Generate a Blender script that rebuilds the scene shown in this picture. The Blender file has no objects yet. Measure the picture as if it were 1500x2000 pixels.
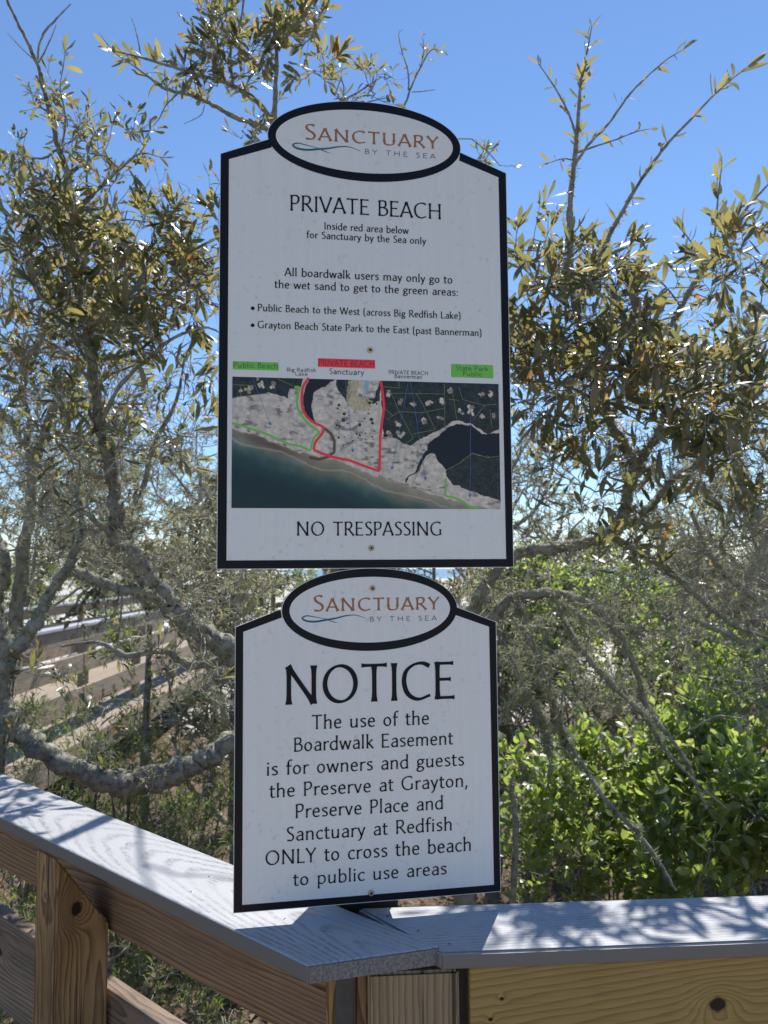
import bpy, math, random
import numpy as np
from mathutils import Matrix, Vector

S = bpy.context.scene
C = S.collection
rad = math.radians
RNG = np.random.default_rng(11)
random.seed(5)

# ------------------------------------------------------------------ camera, light, exposure
CAM = np.array([0.0, 0.0, 1.62])
PITCH, ROLL, FPX = 0.0729, -0.0070, 1500.0
_f = np.array([0, math.cos(PITCH), math.sin(PITCH)])
_u = np.array([0, -math.sin(PITCH), math.cos(PITCH)])
_x = np.array([1.0, 0, 0])
CX = math.cos(ROLL) * _x + math.sin(ROLL) * _u
CU = -math.sin(ROLL) * _x + math.cos(ROLL) * _u
CF = _f
cam = bpy.data.cameras.new('camera')
camo = bpy.data.objects.new('camera', cam)
C.objects.link(camo)
M = Matrix.Identity(4)
for i in range(3):
    M[i][0] = CX[i]; M[i][1] = CU[i]; M[i][2] = -CF[i]; M[i][3] = CAM[i]
camo.matrix_world = M
cam.sensor_fit = 'VERTICAL'
cam.sensor_height = 36.0
cam.lens = 27.0
cam.clip_start = 0.05
cam.clip_end = 9000
cam.dof.use_dof = True
cam.dof.focus_distance = 1.3
cam.dof.aperture_fstop = 8.5
S.camera = camo

SUN_EL, SUN_AZ = rad(57), rad(19)          # azimuth from +Y towards +X
w = bpy.data.worlds.new("World"); S.world = w; w.use_nodes = True
nt = w.node_tree; nt.nodes.clear()
sky = nt.nodes.new('ShaderNodeTexSky'); sky.sky_type = 'NISHITA'
sky.sun_disc = False; sky.sun_elevation = SUN_EL; sky.sun_rotation = SUN_AZ
sky.altitude = 0; sky.air_density = 1.0; sky.dust_density = 0.0; sky.ozone_density = 7.0
bg = nt.nodes.new('ShaderNodeBackground'); bg.inputs[1].default_value = 0.115
wo = nt.nodes.new('ShaderNodeOutputWorld')
nt.links.new(sky.outputs[0], bg.inputs[0]); nt.links.new(bg.outputs[0], wo.inputs[0])
sl = bpy.data.lights.new('sun', 'SUN'); sl.energy = 5.0; sl.angle = rad(0.53); sl.color = (1.0, 0.96, 0.9)
so = bpy.data.objects.new('sun', sl); C.objects.link(so)
sd = Vector((math.sin(SUN_AZ) * math.cos(SUN_EL), math.cos(SUN_AZ) * math.cos(SUN_EL), math.sin(SUN_EL)))
so.rotation_euler = sd.to_track_quat('Z', 'Y').to_euler()
so.location = (3, 6, 12)
S.view_settings.view_transform = 'Standard'
S.view_settings.look = 'None'
S.view_settings.gamma = 1.0
S.view_settings.use_curve_mapping = False
S.view_settings.exposure = 0.5
S.render.engine = 'CYCLES'
S.cycles.max_bounces = 8
S.cycles.transparent_max_bounces = 8


def at(px, py, Y):
    """world point at depth Y (metres ahead) seen in direction (px, py) of the survey photo"""
    d = CF + CX * (px - 750) / FPX - CU * (py - 1000) / FPX
    return CAM + d * (Y / d[1])


def to_px(P):
    d = np.asarray(P) - CAM
    z = d @ CF
    return 750 + FPX * (d @ CX) / z, 1000 - FPX * (d @ CU) / z, z


# ------------------------------------------------------------------ object helpers
def link(o, parent=None):
    C.objects.link(o)
    if parent is not None:
        o.parent = parent
    return o


def tag(o, label=None, cat=None, group=None, kind=None):
    if label: o['label'] = label
    if cat: o['category'] = cat
    if group: o['group'] = group
    if kind: o['kind'] = kind
    return o


def empty(name, loc=(0, 0, 0), label=None, cat=None, group=None):
    o = bpy.data.objects.new(name, None)
    o.empty_display_size = 0.1
    o.location = [float(v) for v in loc]
    C.objects.link(o)
    return tag(o, label, cat, group)


def mesh_np(name, V, F, mats=None, smooth=True, attrs=None, cattr=None):
    V = np.asarray(V, dtype=np.float32); F = np.asarray(F, dtype=np.int32)
    me = bpy.data.meshes.new(name)
    n, k = F.shape
    me.vertices.add(len(V)); me.vertices.foreach_set('co', V.ravel())
    me.loops.add(n * k); me.loops.foreach_set('vertex_index', F.ravel())
    me.polygons.add(n)
    me.polygons.foreach_set('loop_start', np.arange(0, n * k, k, dtype=np.int32))
    if smooth:
        me.polygons.foreach_set('use_smooth', np.ones(n, dtype=bool))
    me.update(calc_edges=True)
    if attrs:
        for a, v in attrs.items():
            at_ = me.attributes.new(a, 'FLOAT', 'POINT'); at_.data.foreach_set('value', np.asarray(v, dtype=np.float32))
    if cattr is not None:
        at_ = me.color_attributes.new('paint', 'FLOAT_COLOR', 'POINT')
        at_.data.foreach_set('color', np.asarray(cattr, dtype=np.float32).ravel())
    if mats is not None:
        me.materials.append(mats)
    return me


def obj(name, me, parent=None, origin=None):
    o = bpy.data.objects.new(name, me)
    return link(o, parent)


def pymesh(name, verts, faces, mat, smooth=False):
    me = bpy.data.meshes.new(name)
    me.from_pydata([tuple(float(c) for c in v) for v in verts], [], faces)
    me.update()
    if smooth:
        for p in me.polygons: p.use_smooth = True
    if mat: me.materials.append(mat)
    return me


def resample(P, R, n):
    """Catmull-Rom through P (k,3) with radii R to n points"""
    P = np.asarray(P, float); R = np.asarray(R, float)
    k = len(P)
    Q = np.vstack([2 * P[0] - P[1], P, 2 * P[-1] - P[-2]])
    t = np.linspace(0, k - 1 - 1e-6, n); i = t.astype(int); f = (t - i)[:, None]
    a, b, c, d = Q[i], Q[i + 1], Q[i + 2], Q[i + 3]
    out = 0.5 * ((2 * b) + (-a + c) * f + (2 * a - 5 * b + 4 * c - d) * f ** 2 + (-a + 3 * b - 3 * c + d) * f ** 3)
    r = np.interp(t, np.arange(k), R)
    return out, r


def tubes(polys, radii, sides):
    """polys (N,K,3), radii (N,K) -> V, F"""
    P = np.asarray(polys, float); R = np.asarray(radii, float)
    N, K, _ = P.shape
    T = np.empty_like(P)
    T[:, 1:-1] = P[:, 2:] - P[:, :-2]; T[:, 0] = P[:, 1] - P[:, 0]; T[:, -1] = P[:, -1] - P[:, -2]
    T /= np.linalg.norm(T, axis=2, keepdims=True) + 1e-12
    ref = np.zeros((N, 1, 3)); ref[:, 0] = RNG.normal(size=(N, 3))
    m = T.mean(axis=1); m /= np.linalg.norm(m, axis=1, keepdims=True) + 1e-9
    ref[:, 0] -= (ref[:, 0] * m).sum(1, keepdims=True) * m
    ref = ref / (np.linalg.norm(ref, axis=2, keepdims=True) + 1e-12)
    A = ref - (ref * T).sum(2, keepdims=True) * T
    A /= np.linalg.norm(A, axis=2, keepdims=True) + 1e-12
    B = np.cross(T, A)
    ang = np.arange(sides) * 2 * math.pi / sides
    V = P[:, :, None, :] + R[:, :, None, None] * (A[:, :, None, :] * np.cos(ang)[None, None, :, None] + B[:, :, None, :] * np.sin(ang)[None, None, :, None])
    V = V.reshape(-1, 3)
    k = np.arange(K - 1)[:, None]; s = np.arange(sides)[None, :]; s2 = (s + 1) % sides
    q = np.stack([k * sides + s, k * sides + s2, (k + 1) * sides + s2, (k + 1) * sides + s], -1).reshape(-1, 4)
    F = (q[None] + (np.arange(N) * K * sides)[:, None, None]).reshape(-1, 4)
    return V, F


# ------------------------------------------------------------------ material helpers
def newmat(name):
    m = bpy.data.materials.new(name); m.use_nodes = True
    n = m.node_tree; n.nodes.clear()
    return m, n


class NB:
    """tiny node builder"""
    def __init__(s, nt): s.t = nt
    def n(s, typ, **kw):
        o = s.t.nodes.new(typ)
        for k, v in kw.items(): setattr(o, k, v)
        return o
    def l(s, a, b): s.t.links.new(a, b)
    def put(s, sock, v):
        if isinstance(v, bpy.types.NodeSocket): s.l(v, sock)
        else: sock.default_value = v
    def math(s, op, a, b=None, c=None, clamp=False):
        o = s.n('ShaderNodeMath', operation=op); o.use_clamp = clamp
        s.put(o.inputs[0], a)
        if b is not None: s.put(o.inputs[1], b)
        if c is not None: s.put(o.inputs[2], c)
        return o.outputs[0]
    def noise(s, vec, scale, detail=3, rough=0.55, dist=0.0):
        o = s.n('ShaderNodeTexNoise'); s.l(vec, o.inputs['Vector'])
        o.inputs['Scale'].default_value = scale; o.inputs['Detail'].default_value = detail
        o.inputs['Roughness'].default_value = rough; o.inputs['Distortion'].default_value = dist
        return o.outputs['Fac']
    def mapping(s, vec, scale=(1, 1, 1), loc=(0, 0, 0)):
        o = s.n('ShaderNodeMapping'); s.l(vec, o.inputs['Vector'])
        o.inputs['Scale'].default_value = scale; o.inputs['Location'].default_value = loc
        return o.outputs[0]
    def ramp(s, fac, stops, interp='LINEAR'):
        o = s.n('ShaderNodeValToRGB'); s.l(fac, o.inputs[0]); r = o.color_ramp; r.interpolation = interp
        while len(r.elements) < len(stops): r.elements.new(0.5)
        for e, (p, c) in zip(r.elements, stops):
            e.position = p; e.color = (*c, 1) if len(c) == 3 else c
        return o.outputs[0]
    def mix(s, fac, a, b, mode='MIX'):
        o = s.n('ShaderNodeMix', data_type='RGBA', blend_type=mode)
        s.put(o.inputs[0], fac)
        s.put(o.inputs[6], (*a, 1) if isinstance(a, tuple) and len(a) == 3 else a)
        s.put(o.inputs[7], (*b, 1) if isinstance(b, tuple) and len(b) == 3 else b)
        return o.outputs[2]
    def bump(s, h, strength, dist=0.002):
        o = s.n('ShaderNodeBump'); s.l(h, o.inputs['Height'])
        o.inputs['Strength'].default_value = strength; o.inputs['Distance'].default_value = dist
        return o.outputs[0]
    def principled(s, col, rough=0.5, normal=None, spec=0.5, metal=0.0):
        o = s.n('ShaderNodeBsdfPrincipled')
        s.put(o.inputs['Base Color'], (*col, 1) if isinstance(col, tuple) and len(col) == 3 else col)
        s.put(o.inputs['Roughness'], rough)
        s.put(o.inputs['Specular IOR Level'], spec)
        s.put(o.inputs['Metallic'], metal)
        if normal is not None: s.l(normal, o.inputs['Normal'])
        return o.outputs[0]
    def out(s, sh):
        o = s.n('ShaderNodeOutputMaterial'); s.l(sh, o.inputs[0])


def plain(name, col, rough=0.5, noise_amt=0.0, scale=30, metal=0.0, spec=0.5, bump=0.0):
    m, nt = newmat(name); b = NB(nt)
    tc = b.n('ShaderNodeTexCoord').outputs['Object']
    nz = b.noise(tc, scale, 4)
    c = b.ramp(nz, [(0.3, tuple(v * (1 - noise_amt) for v in col)), (0.7, tuple(min(1, v * (1 + noise_amt)) for v in col))])
    b.out(b.principled(c, rough, b.bump(nz, bump) if bump else None, spec, metal))
    return m


def ring_field(b, p, y0, z0, slope, wob=0.012, knots=(), xs=1.6):
    """growth ring distance in a sawn board; x runs along the board"""
    sep = b.n('ShaderNodeSeparateXYZ'); b.l(p, sep.inputs[0])
    x, y, z = sep.outputs
    nz = b.noise(b.mapping(p, (xs, 7, 7)), 1.0, 4, 0.55)
    wobv = b.math('MULTIPLY', b.math('SUBTRACT', nz, 0.5), wob * 2)
    yy = b.math('ADD', b.math('SUBTRACT', y, y0), wobv)
    zz = b.math('SUBTRACT', b.math('SUBTRACT', z, z0), b.math('MULTIPLY', x, slope))
    r = b.math('SQRT', b.math('ADD', b.math('MULTIPLY', yy, yy), b.math('MULTIPLY', zz, zz)))
    fine = b.noise(b.mapping(p, (5, 40, 40)), 1.0, 3, 0.6)
    r = b.math('ADD', r, b.math('MULTIPLY', b.math('SUBTRACT', fine, 0.5), 0.0035))
    r = b.math('ADD', r, b.math('MULTIPLY', b.math('SUBTRACT', b.noise(b.mapping(p, (1.1, 22, 22), (3, 3, 3)), 1.0, 2, 0.5), 0.5), wob * 0.5))
    core = None
    for (kx, ky, kz, s, amp, dep) in knots:
        v = b.n('ShaderNodeVectorMath', operation='SUBTRACT'); b.l(p, v.inputs[0]); v.inputs[1].default_value = (kx, ky, kz)
        v2 = b.n('ShaderNodeVectorMath', operation='MULTIPLY'); b.l(v.outputs[0], v2.inputs[0]); v2.inputs[1].default_value = (0.8 / s, (0.35 if dep == 'y' else 1) / s, (0.35 if dep == 'z' else 1) / s)
        ln = b.n('ShaderNodeVectorMath', operation='LENGTH'); b.l(v2.outputs[0], ln.inputs[0])
        d = ln.outputs['Value']
        g = b.math('EXPONENT', b.math('MULTIPLY', b.math('MULTIPLY', d, d), -0.42))
        r = b.math('ADD', r, b.math('MULTIPLY', g, amp))
        jag = b.math('ADD', d, b.math('MULTIPLY', b.math('SUBTRACT', b.noise(p, 90, 2), 0.5), 0.5))
        cc = b.math('SUBTRACT', 1.0, b.math('SMOOTH_MIN', b.math('MULTIPLY', jag, 1.45), 1.0, 0.25), clamp=True)
        cc = b.math('MULTIPLY', cc, 3.2, clamp=True)
        core = cc if core is None else b.math('MAXIMUM', core, cc)
    return r, core


def wood(name, early, late, freq=190, y0=0.02, z0=-0.05, slope=0.02, wob=0.012, knots=(), grey=0.35, greycol=(0.2, 0.17, 0.15), stain=0.5):
    m, nt = newmat(name); b = NB(nt)
    p = b.n('ShaderNodeTexCoord').outputs['Object']
    r, core = ring_field(b, p, y0, z0, slope, wob, knots)
    ph = b.math('FRACT', b.math('MULTIPLY', r, freq))
    ph = b.math('FRACT', b.math('ADD', b.math('MULTIPLY', r, freq), b.math('MULTIPLY', b.noise(b.mapping(p, (2, 30, 30), (5, 5, 5)), 1.0, 3, 0.6), 1.6)))
    band = b.ramp(ph, [(0.0, early), (0.55, tuple(e * .62 + l * .38 for e, l in zip(early, late))), (0.86, late), (0.93, late), (1.0, early)])
    wide = b.noise(b.mapping(p, (1.5, 14, 14)), 1.0, 3, 0.6)
    fib = b.noise(b.mapping(p, (9, 420, 420)), 1.0, 3, 0.7)
    g = b.mix(b.ramp(wide, [(0.35, (0, 0, 0)), (0.68, (grey, grey, grey))]), band, greycol)
    g = b.mix(b.ramp(b.noise(b.mapping(p, (3, 9, 9), (4, 1, 2)), 1.0, 4, 0.6), [(0.5, (0, 0, 0)), (0.75, (stain, stain, stain))]), g, tuple(v * .45 for v in late))
    g = b.mix(0.4, g, b.ramp(fib, [(0.25, (0.35, 0.35, 0.35)), (0.62, (1, 1, 1))]), 'MULTIPLY')
    # drying checks
    ck = b.noise(b.mapping(p, (1.4, 60, 60), (2, 5, 1)), 1.0, 2, 0.4)
    ckm = b.ramp(ck, [(0.295, (1, 1, 1)), (0.315, (0, 0, 0))])
    g = b.mix(b.math('MULTIPLY', ckm, 0.8), g, (0.012, 0.008, 0.006))
    if core is not None:
        g = b.mix(core, g, (0.022, 0.011, 0.006))
    h = b.math('ADD', b.math('MULTIPLY', ph, 0.5), fib)
    if core is not None: h = b.math('SUBTRACT', h, core)
    b.out(b.principled(g, 0.72, b.bump(h, 0.35, 0.0012), 0.25))
    return m


def composite(name, z0, slope, y0=0.0, freq=150, xoff=0.0):
    m, nt = newmat(name); b = NB(nt)
    p0 = b.n('ShaderNodeTexCoord').outputs['Object']
    p = b.mapping(p0, (1, 1, 1), (xoff, 0, 0))
    r, _ = ring_field(b, p, y0, z0, slope, 0.016, (), 3.0)
    ph = b.math('FRACT', b.math('MULTIPLY', r, freq))
    ln = b.ramp(ph, [(0.0, (1, 1, 1)), (0.08, (1, 1, 1)), (0.2, (0, 0, 0)), (0.66, (0, 0, 0)), (0.86, (1, 1, 1))])
    brk = b.ramp(b.noise(b.mapping(p, (60, 220, 220)), 1.0, 4), [(0.36, (0, 0, 0)), (0.6, (1, 1, 1))])
    brk = b.math('MULTIPLY', brk, b.ramp(b.noise(b.mapping(p, (3, 16, 16), (7, 2, 1)), 1.0, 3), [(0.35, (0.15, 0.15, 0.15)), (0.6, (1, 1, 1))]))
    ln = b.math('MULTIPLY', ln, brk)
    sp = b.noise(p0, 380, 3, 0.7)
    base = b.ramp(sp, [(0.35, (0.345, 0.348, 0.36)), (0.65, (0.44, 0.443, 0.455))])
    dirt = b.noise(b.mapping(p0, (4, 9, 9)), 1.0, 5, 0.65)
    base = b.mix(b.ramp(dirt, [(0.45, (0, 0, 0)), (0.8, (0.4, 0.4, 0.4))]), base, (0.25, 0.245, 0.24))
    # grain lines only on the embossed top face
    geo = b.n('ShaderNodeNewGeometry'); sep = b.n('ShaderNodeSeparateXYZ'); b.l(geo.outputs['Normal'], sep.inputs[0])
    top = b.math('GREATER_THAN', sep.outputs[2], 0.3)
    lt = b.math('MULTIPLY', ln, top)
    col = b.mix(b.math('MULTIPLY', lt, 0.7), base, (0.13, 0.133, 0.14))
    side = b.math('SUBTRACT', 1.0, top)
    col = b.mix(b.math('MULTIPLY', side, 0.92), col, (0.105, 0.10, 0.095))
    h = b.math('SUBTRACT', b.math('MULTIPLY', sp, 0.35), lt)
    b.out(b.principled(col, 0.5, b.bump(h, 0.5, 0.0008), 0.45))
    return m


# ================================================================== LARGE STRUCTURE: terrain, sea
def hgt(x, y):
    x = np.asarray(x, float); y = np.asarray(y, float)
    z = -0.62 + 0.06 * np.sin(x * .9 + 1) * np.cos(y * .7) + 0.05 * np.sin(x * 2.3 + y * 1.7)
    z = z + 0.10 * np.clip(y - 3, 0, 6) / 6
    z = z + 2.9 * np.exp(-(((x + 13) / 9) ** 2 + ((y - 34) / 9) ** 2))
    z = z + 1.3 * np.exp(-(((x - 2) / 10) ** 2 + ((y - 40) / 10) ** 2))
    z = z + 0.5 * np.sin(x * .21) * np.sin(y * .17) * np.clip((y - 14) / 12, 0, 1)
    s = np.clip((y - 42) / 60, 0, 1); s = s * s * (3 - 2 * s)
    return z - 5.6 * s


def make_ground():
    ys = np.concatenate([np.linspace(-30, 0, 16)[:-1], np.linspace(0, 14, 100)[:-1], np.linspace(14, 60, 80)[:-1], np.geomspace(60, 240, 40)])
    k = np.linspace(-1, 1, 150)
    xs = np.sign(k) * (np.abs(k) * 12 + np.abs(k) ** 4 * 230)
    X, Y = np.meshgrid(xs, ys)
    Z = hgt(X, Y)
    V = np.stack([X, Y, Z], -1).reshape(-1, 3)
    ny, nx = X.shape
    i = np.arange(ny - 1)[:, None] * nx + np.arange(nx - 1)[None, :]
    F = np.stack([i, i + 1, i + nx + 1, i + nx], -1).reshape(-1, 4)
    m, nt = newmat('sand_and_litter'); b = NB(nt)
    p = b.n('ShaderNodeTexCoord').outputs['Object']
    sep = b.n('ShaderNodeSeparateXYZ'); b.l(p, sep.inputs[0])
    n1 = b.noise(p, 1.1, 5, 0.6); n2 = b.noise(p, 26, 4, 0.7); n3 = b.noise(p, 120, 2)
    sand = b.ramp(n2, [(0.3, (0.42, 0.39, 0.34)), (0.7, (0.62, 0.59, 0.54))])
    lit = b.ramp(n2, [(0.3, (0.035, 0.025, 0.016)), (0.5, (0.10, 0.07, 0.045)), (0.68, (0.24, 0.18, 0.12))])
    near = b.math('SUBTRACT', 1.0, b.math('MULTIPLY', b.math('SUBTRACT', sep.outputs[1], 5.5), 0.12), clamp=True)
    thr = b.math('ADD', b.math('SUBTRACT', n1, 0.5), b.math('MULTIPLY', near, 0.55))
    fac = b.ramp(thr, [(0.06, (0, 0, 0)), (0.16, (1, 1, 1))])
    col = b.mix(fac, sand, lit)
    b.out(b.principled(col, 0.9, b.bump(n2, 0.6, 0.02), 0.2))
    o = obj('ground', mesh_np('ground', V, F, m)); tag(o, 'pale dune sand under brown leaf litter', kind='structure')


make_ground()


def make_sea():
    m, nt = newmat('sea_water'); b = NB(nt)
    p = b.n('ShaderNodeTexCoord').outputs['Object']
    sep = b.n('ShaderNodeSeparateXYZ'); b.l(p, sep.inputs[0])
    col = b.ramp(b.math('DIVIDE', sep.outputs[1], 900.0), [(0.1, (0.10, 0.33, 0.30)), (0.3, (0.03, 0.2, 0.22)), (0.9, (0.012, 0.07, 0.13))])
    wv = b.noise(b.mapping(p, (0.15, 0.6, 1)), 1.0, 4, 0.6)
    b.out(b.principled(col, 0.25, b.bump(wv, 0.5, 0.4), 0.4))
    me = pymesh('sea', [(-4500, 95, -5.9), (4500, 95, -5.9), (4500, 8000, -5.9), (-4500, 8000, -5.9)], [(0, 1, 2, 3)], m)
    tag(obj('sea', me), 'turquoise gulf water out to the horizon', kind='structure')


make_sea()

# ================================================================== RAILINGS
Z0 = 1.07        # top of the cap boards


def box_mesh(name, lx, ly, lz, mat, bevel=0.0, seg=2, skew=0.0, skew2=0.0, cuts=1, warp=0.0, seed=0):
    """box centred on x,y with its top at z=0; x is the long axis; skew shifts the +x end in proportion to y (mitre)"""
    import bmesh
    bm = bmesh.new()
    bmesh.ops.create_cube(bm, size=1.0)
    for v in bm.verts:
        e = v.co.x > 0
        v.co.x *= lx; v.co.y *= ly; v.co.z = (v.co.z - 0.5) * lz
        v.co.x += (skew if e else skew2) * v.co.y
    if bevel:
        bmesh.ops.bevel(bm, geom=bm.edges[:], offset=bevel, segments=seg, affect='EDGES', profile=0.5)
    me = bpy.data.meshes.new(name); bm.to_mesh(me); bm.free()
    me.materials.append(mat)
    return me


def place(name, me, origin, direction, parent, tilt=0.0, inverse=None):
    d = Vector(direction); ang = math.atan2(d.y, d.x)
    o = bpy.data.objects.new(name, me)
    o.matrix_world = Matrix.Translation(Vector([float(v) for v in origin])) @ Matrix.Rotation(ang, 4, 'Z') @ Matrix.Rotation(tilt, 4, 'Y')
    link(o)
    if parent is not None:
        o.parent = parent
        o.matrix_parent_inverse = Matrix.Translation(-parent.location)
    return o


W_TOP = wood('pine_rail_board', (0.36, 0.225, 0.12), (0.13, 0.065, 0.03), 120, 0.05, -0.05, 0.03, 0.035, grey=0.6, greycol=(0.20, 0.135, 0.105))
W_MID = wood('pine_lower_board', (0.36, 0.265, 0.19), (0.13, 0.085, 0.06), 95, -0.03, -0.06, 0.05, 0.04, knots=[(0.25, 0, -0.09, .02, .03, 'y')], grey=0.6, greycol=(0.15, 0.12, 0.105))
W_GOLD = wood('golden_pine_board', (0.35, 0.24, 0.085), (0.235, 0.15, 0.05), 92, 0.0, -0.16, 0.11, 0.06,
              knots=[(-0.545, -0.019, -0.068, 0.0175, -0.045, 'y'), (-0.868, -0.019, -0.046, 0.0042, 0.010, 'y'), (-0.885, -0.019, -0.074, 0.0042, 0.010, 'y')], grey=0.1, stain=0.2)
W_POSTV = wood('pine_post', (0.42, 0.255, 0.115), (0.16, 0.08, 0.03), 140, 0.028, 0.0, 0.03, 0.03,
               knots=[(0.113, -0.015, 0.0475, 0.019, -0.045, 'z'), (0.085, -0.065, 0.0, 0.005, 0.010, 'y')], grey=0.3, greycol=(0.17, 0.13, 0.10))
W_POST2 = wood('pine_corner_post', (0.34, 0.25, 0.145), (0.17, 0.11, 0.06), 110, 0.01, 0.15, 0.0, 0.045, grey=0.35, greycol=(0.2, 0.17, 0.14))
W_DARK = plain('dark_strip_shade', (0.045, 0.042, 0.04), 0.7, 0.3)  # near-black colour stands for shade in the corner gap and board end
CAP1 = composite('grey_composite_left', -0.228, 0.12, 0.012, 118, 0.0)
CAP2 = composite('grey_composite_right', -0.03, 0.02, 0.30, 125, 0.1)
ENDC = plain('sawn_composite_end', (0.15, 0.145, 0.14), 0.85, 0.45, 260, bump=0.4)
M_SCREW = plain('steel_screw', (0.30, 0.29, 0.28), 0.45, 0.3, 900, metal=0.6)
M_HOLE = plain('screw_socket', (0.01, 0.01, 0.01), 0.8)


def screw_mesh(r, h, name='screw', collar=False):
    n = 12; V = []; F = []
    prof = [(r * 1.0, 0), (r, h * .6), (r * .8, h), (r * .38, h), (r * .34, h * .35)]
    for (q, z) in prof:
        for k in range(n): V.append((q * math.cos(k * 2 * math.pi / n), q * math.sin(k * 2 * math.pi / n), z))
    for j in range(len(prof) - 1):
        for k in range(n): F.append((j * n + k, j * n + (k + 1) % n, (j + 1) * n + (k + 1) % n, (j + 1) * n + k))
    F.append(tuple((len(prof) - 1) * n + k for k in range(n)))
    me = pymesh(name, V, F, M_SCREW)
    me.materials.append(M_HOLE)
    me.polygons[len(F) - 1].material_index = 1
    for k in range(n): me.polygons[(len(prof) - 2) * n + k].material_index = 1
    return me


# left railing: the cap's near edge runs from A (corner) to B (far left)
A = np.array([-0.111, 1.111]); Bn = np.array([-0.866, 1.767])
dL = (Bn - A) / np.linalg.norm(Bn - A)                 # along, away from the corner
nL = np.array([-dL[1], dL[0]]); nL = nL if nL[1] > 0 else -nL   # across, away from viewer
LL = 3.2
WD = 0.163
rl = empty('railing', (A[0], A[1], 0.0), 'left boardwalk railing running away from the corner, mitred grey cap over brown boards', 'railing', 'railings of the near boardwalk landing')
e2 = np.array([0.078, 1.162])
# mitre: far edge end projected on along-axis
sk = float((e2 - A) @ dL) / WD
axis = -dL                                           # board x axis points to the corner
capc = A + dL * LL / 2 + nL * WD / 2
me = box_mesh('cap_board', LL, WD, 0.0265, CAP1, 0.004, 3, skew=0, skew2=0)
# apply the mitre by hand so that only the corner end is cut at an angle; board y axis = -nL or +nL
yax = np.array([-axis[1], axis[0]])
sg = 1 if yax @ nL > 0 else -1
for v in me.vertices:
    if v.co.x > LL / 2 - 0.01:
        frac = (sg * v.co.y + WD / 2)                 # 0 at near edge
        v.co.x += -sk * frac
cap_l = place('cap_board', me, (*capc, Z0), axis, rl)
tag(cap_l, 'grey composite cap board with wavy embossed grain and a sawn mitred end')
# sawn end face, 1 mm proud
pe = [A + dL * 0.000, e2]
dd = (pe[1] - pe[0]); dd /= np.linalg.norm(dd); nn = np.array([dd[1], -dd[0]])
if nn[1] > 0: nn = -nn
g_ = 0.0012
e0 = pe[0] + nn * g_ + dd * .003; e1 = pe[1] + nn * g_ - dd * .003
elen = np.linalg.norm(e1 - e0)
mee = box_mesh('sawn_end', elen, 0.0016, 0.0225, ENDC, 0.0)
se = place('sawn_end', mee, (*((e0 + e1) / 2), Z0 - 0.0022), dd, rl)
se.parent = cap_l; se.matrix_parent_inverse = cap_l.matrix_world.inverted()
tag(se, 'rough speckled grey sawn end of the cap board')

# boards below the cap
def rail_board(name, me_mat, off, ztop, h, x0, x1, thick=0.036, parent=rl):
    L = x1 - x0
    c = A + dL * (x0 + x1) / 2 + nL * (off + thick / 2)
    me = box_mesh(name, L, thick, h, me_mat, 0.003, 2)
    return place(name, me, (*c, ztop), axis, parent)


rail_board('top_rail_board', W_TOP, 0.131, Z0 - 0.0275, 0.192, -0.035, 3.1)
rail_board('lower_rail_board', W_MID, 0.131, 0.731, 0.225, -0.03, 3.1)
rail_board('lower_rail_board', W_MID, 0.131, 0.416, 0.225, -0.03, 3.1)


def post(name, c2, along, wx, wy, ztop, zbot, mat, parent, slant=0.0):
    """vertical post; local x runs down the post so the grain follows it"""
    L = ztop - zbot
    import bmesh
    bm = bmesh.new(); bmesh.ops.create_cube(bm, size=1.0)
    for v in bm.verts:
        x, y, z = v.co
        v.co = Vector((x * L + L / 2 - 0.0, y * wy, z * wx))
        if x < 0 and slant: v.co.x += slant * (y + 0.5)
    bmesh.ops.bevel(bm, geom=bm.edges[:], offset=0.004, segments=2, affect='EDGES')
    me = bpy.data.meshes.new(name); bm.to_mesh(me); bm.free(); me.materials.append(mat)
    o = bpy.data.objects.new(name, me)
    zx = Vector((along[0], along[1], 0)).normalized()        # local z -> along the rail
    xx = Vector((0, 0, -1)); yy = zx.cross(xx)
    R = Matrix(((xx.x, yy.x, zx.x), (xx.y, yy.y, zx.y), (xx.z, yy.z, zx.z))).to_4x4()
    o.matrix_world = Matrix.Translation(Vector((c2[0], c2[1], ztop))) @ R
    link(o)
    if parent is not None:
        o.parent = parent; o.matrix_parent_inverse = Matrix.Translation(-parent.location)
    return o


# the near post, seen corner on: its near vertical edge at about 0.72 m along
pc_ = A + dL * 0.782 + nL * 0.062
p1 = post('post', pc_, axis, 0.090, 0.118, Z0 - 0.029, -0.75, W_POSTV, rl, 0.165)
tag(p1, 'square pine post with a big dark knot near its top')
pc2 = A + dL * 2.35 + nL * 0.066
post('post', pc2, axis, 0.095, 0.130, Z0 - 0.029, -0.75, W_POSTV, rl)

# right railing
a_r = rad(3.8)
dR = np.array([math.cos(a_r), math.sin(a_r)]); nR = np.array([-dR[1], dR[0]])
rr = empty('railing', (0.2, 1.2, 0.0), 'right boardwalk railing with golden board and dark knot hole under its grey cap', 'railing', 'railings of the near boardwalk landing')
R0 = np.array([0.180, 1.149])
LR = 2.6; WR = 0.142
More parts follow.
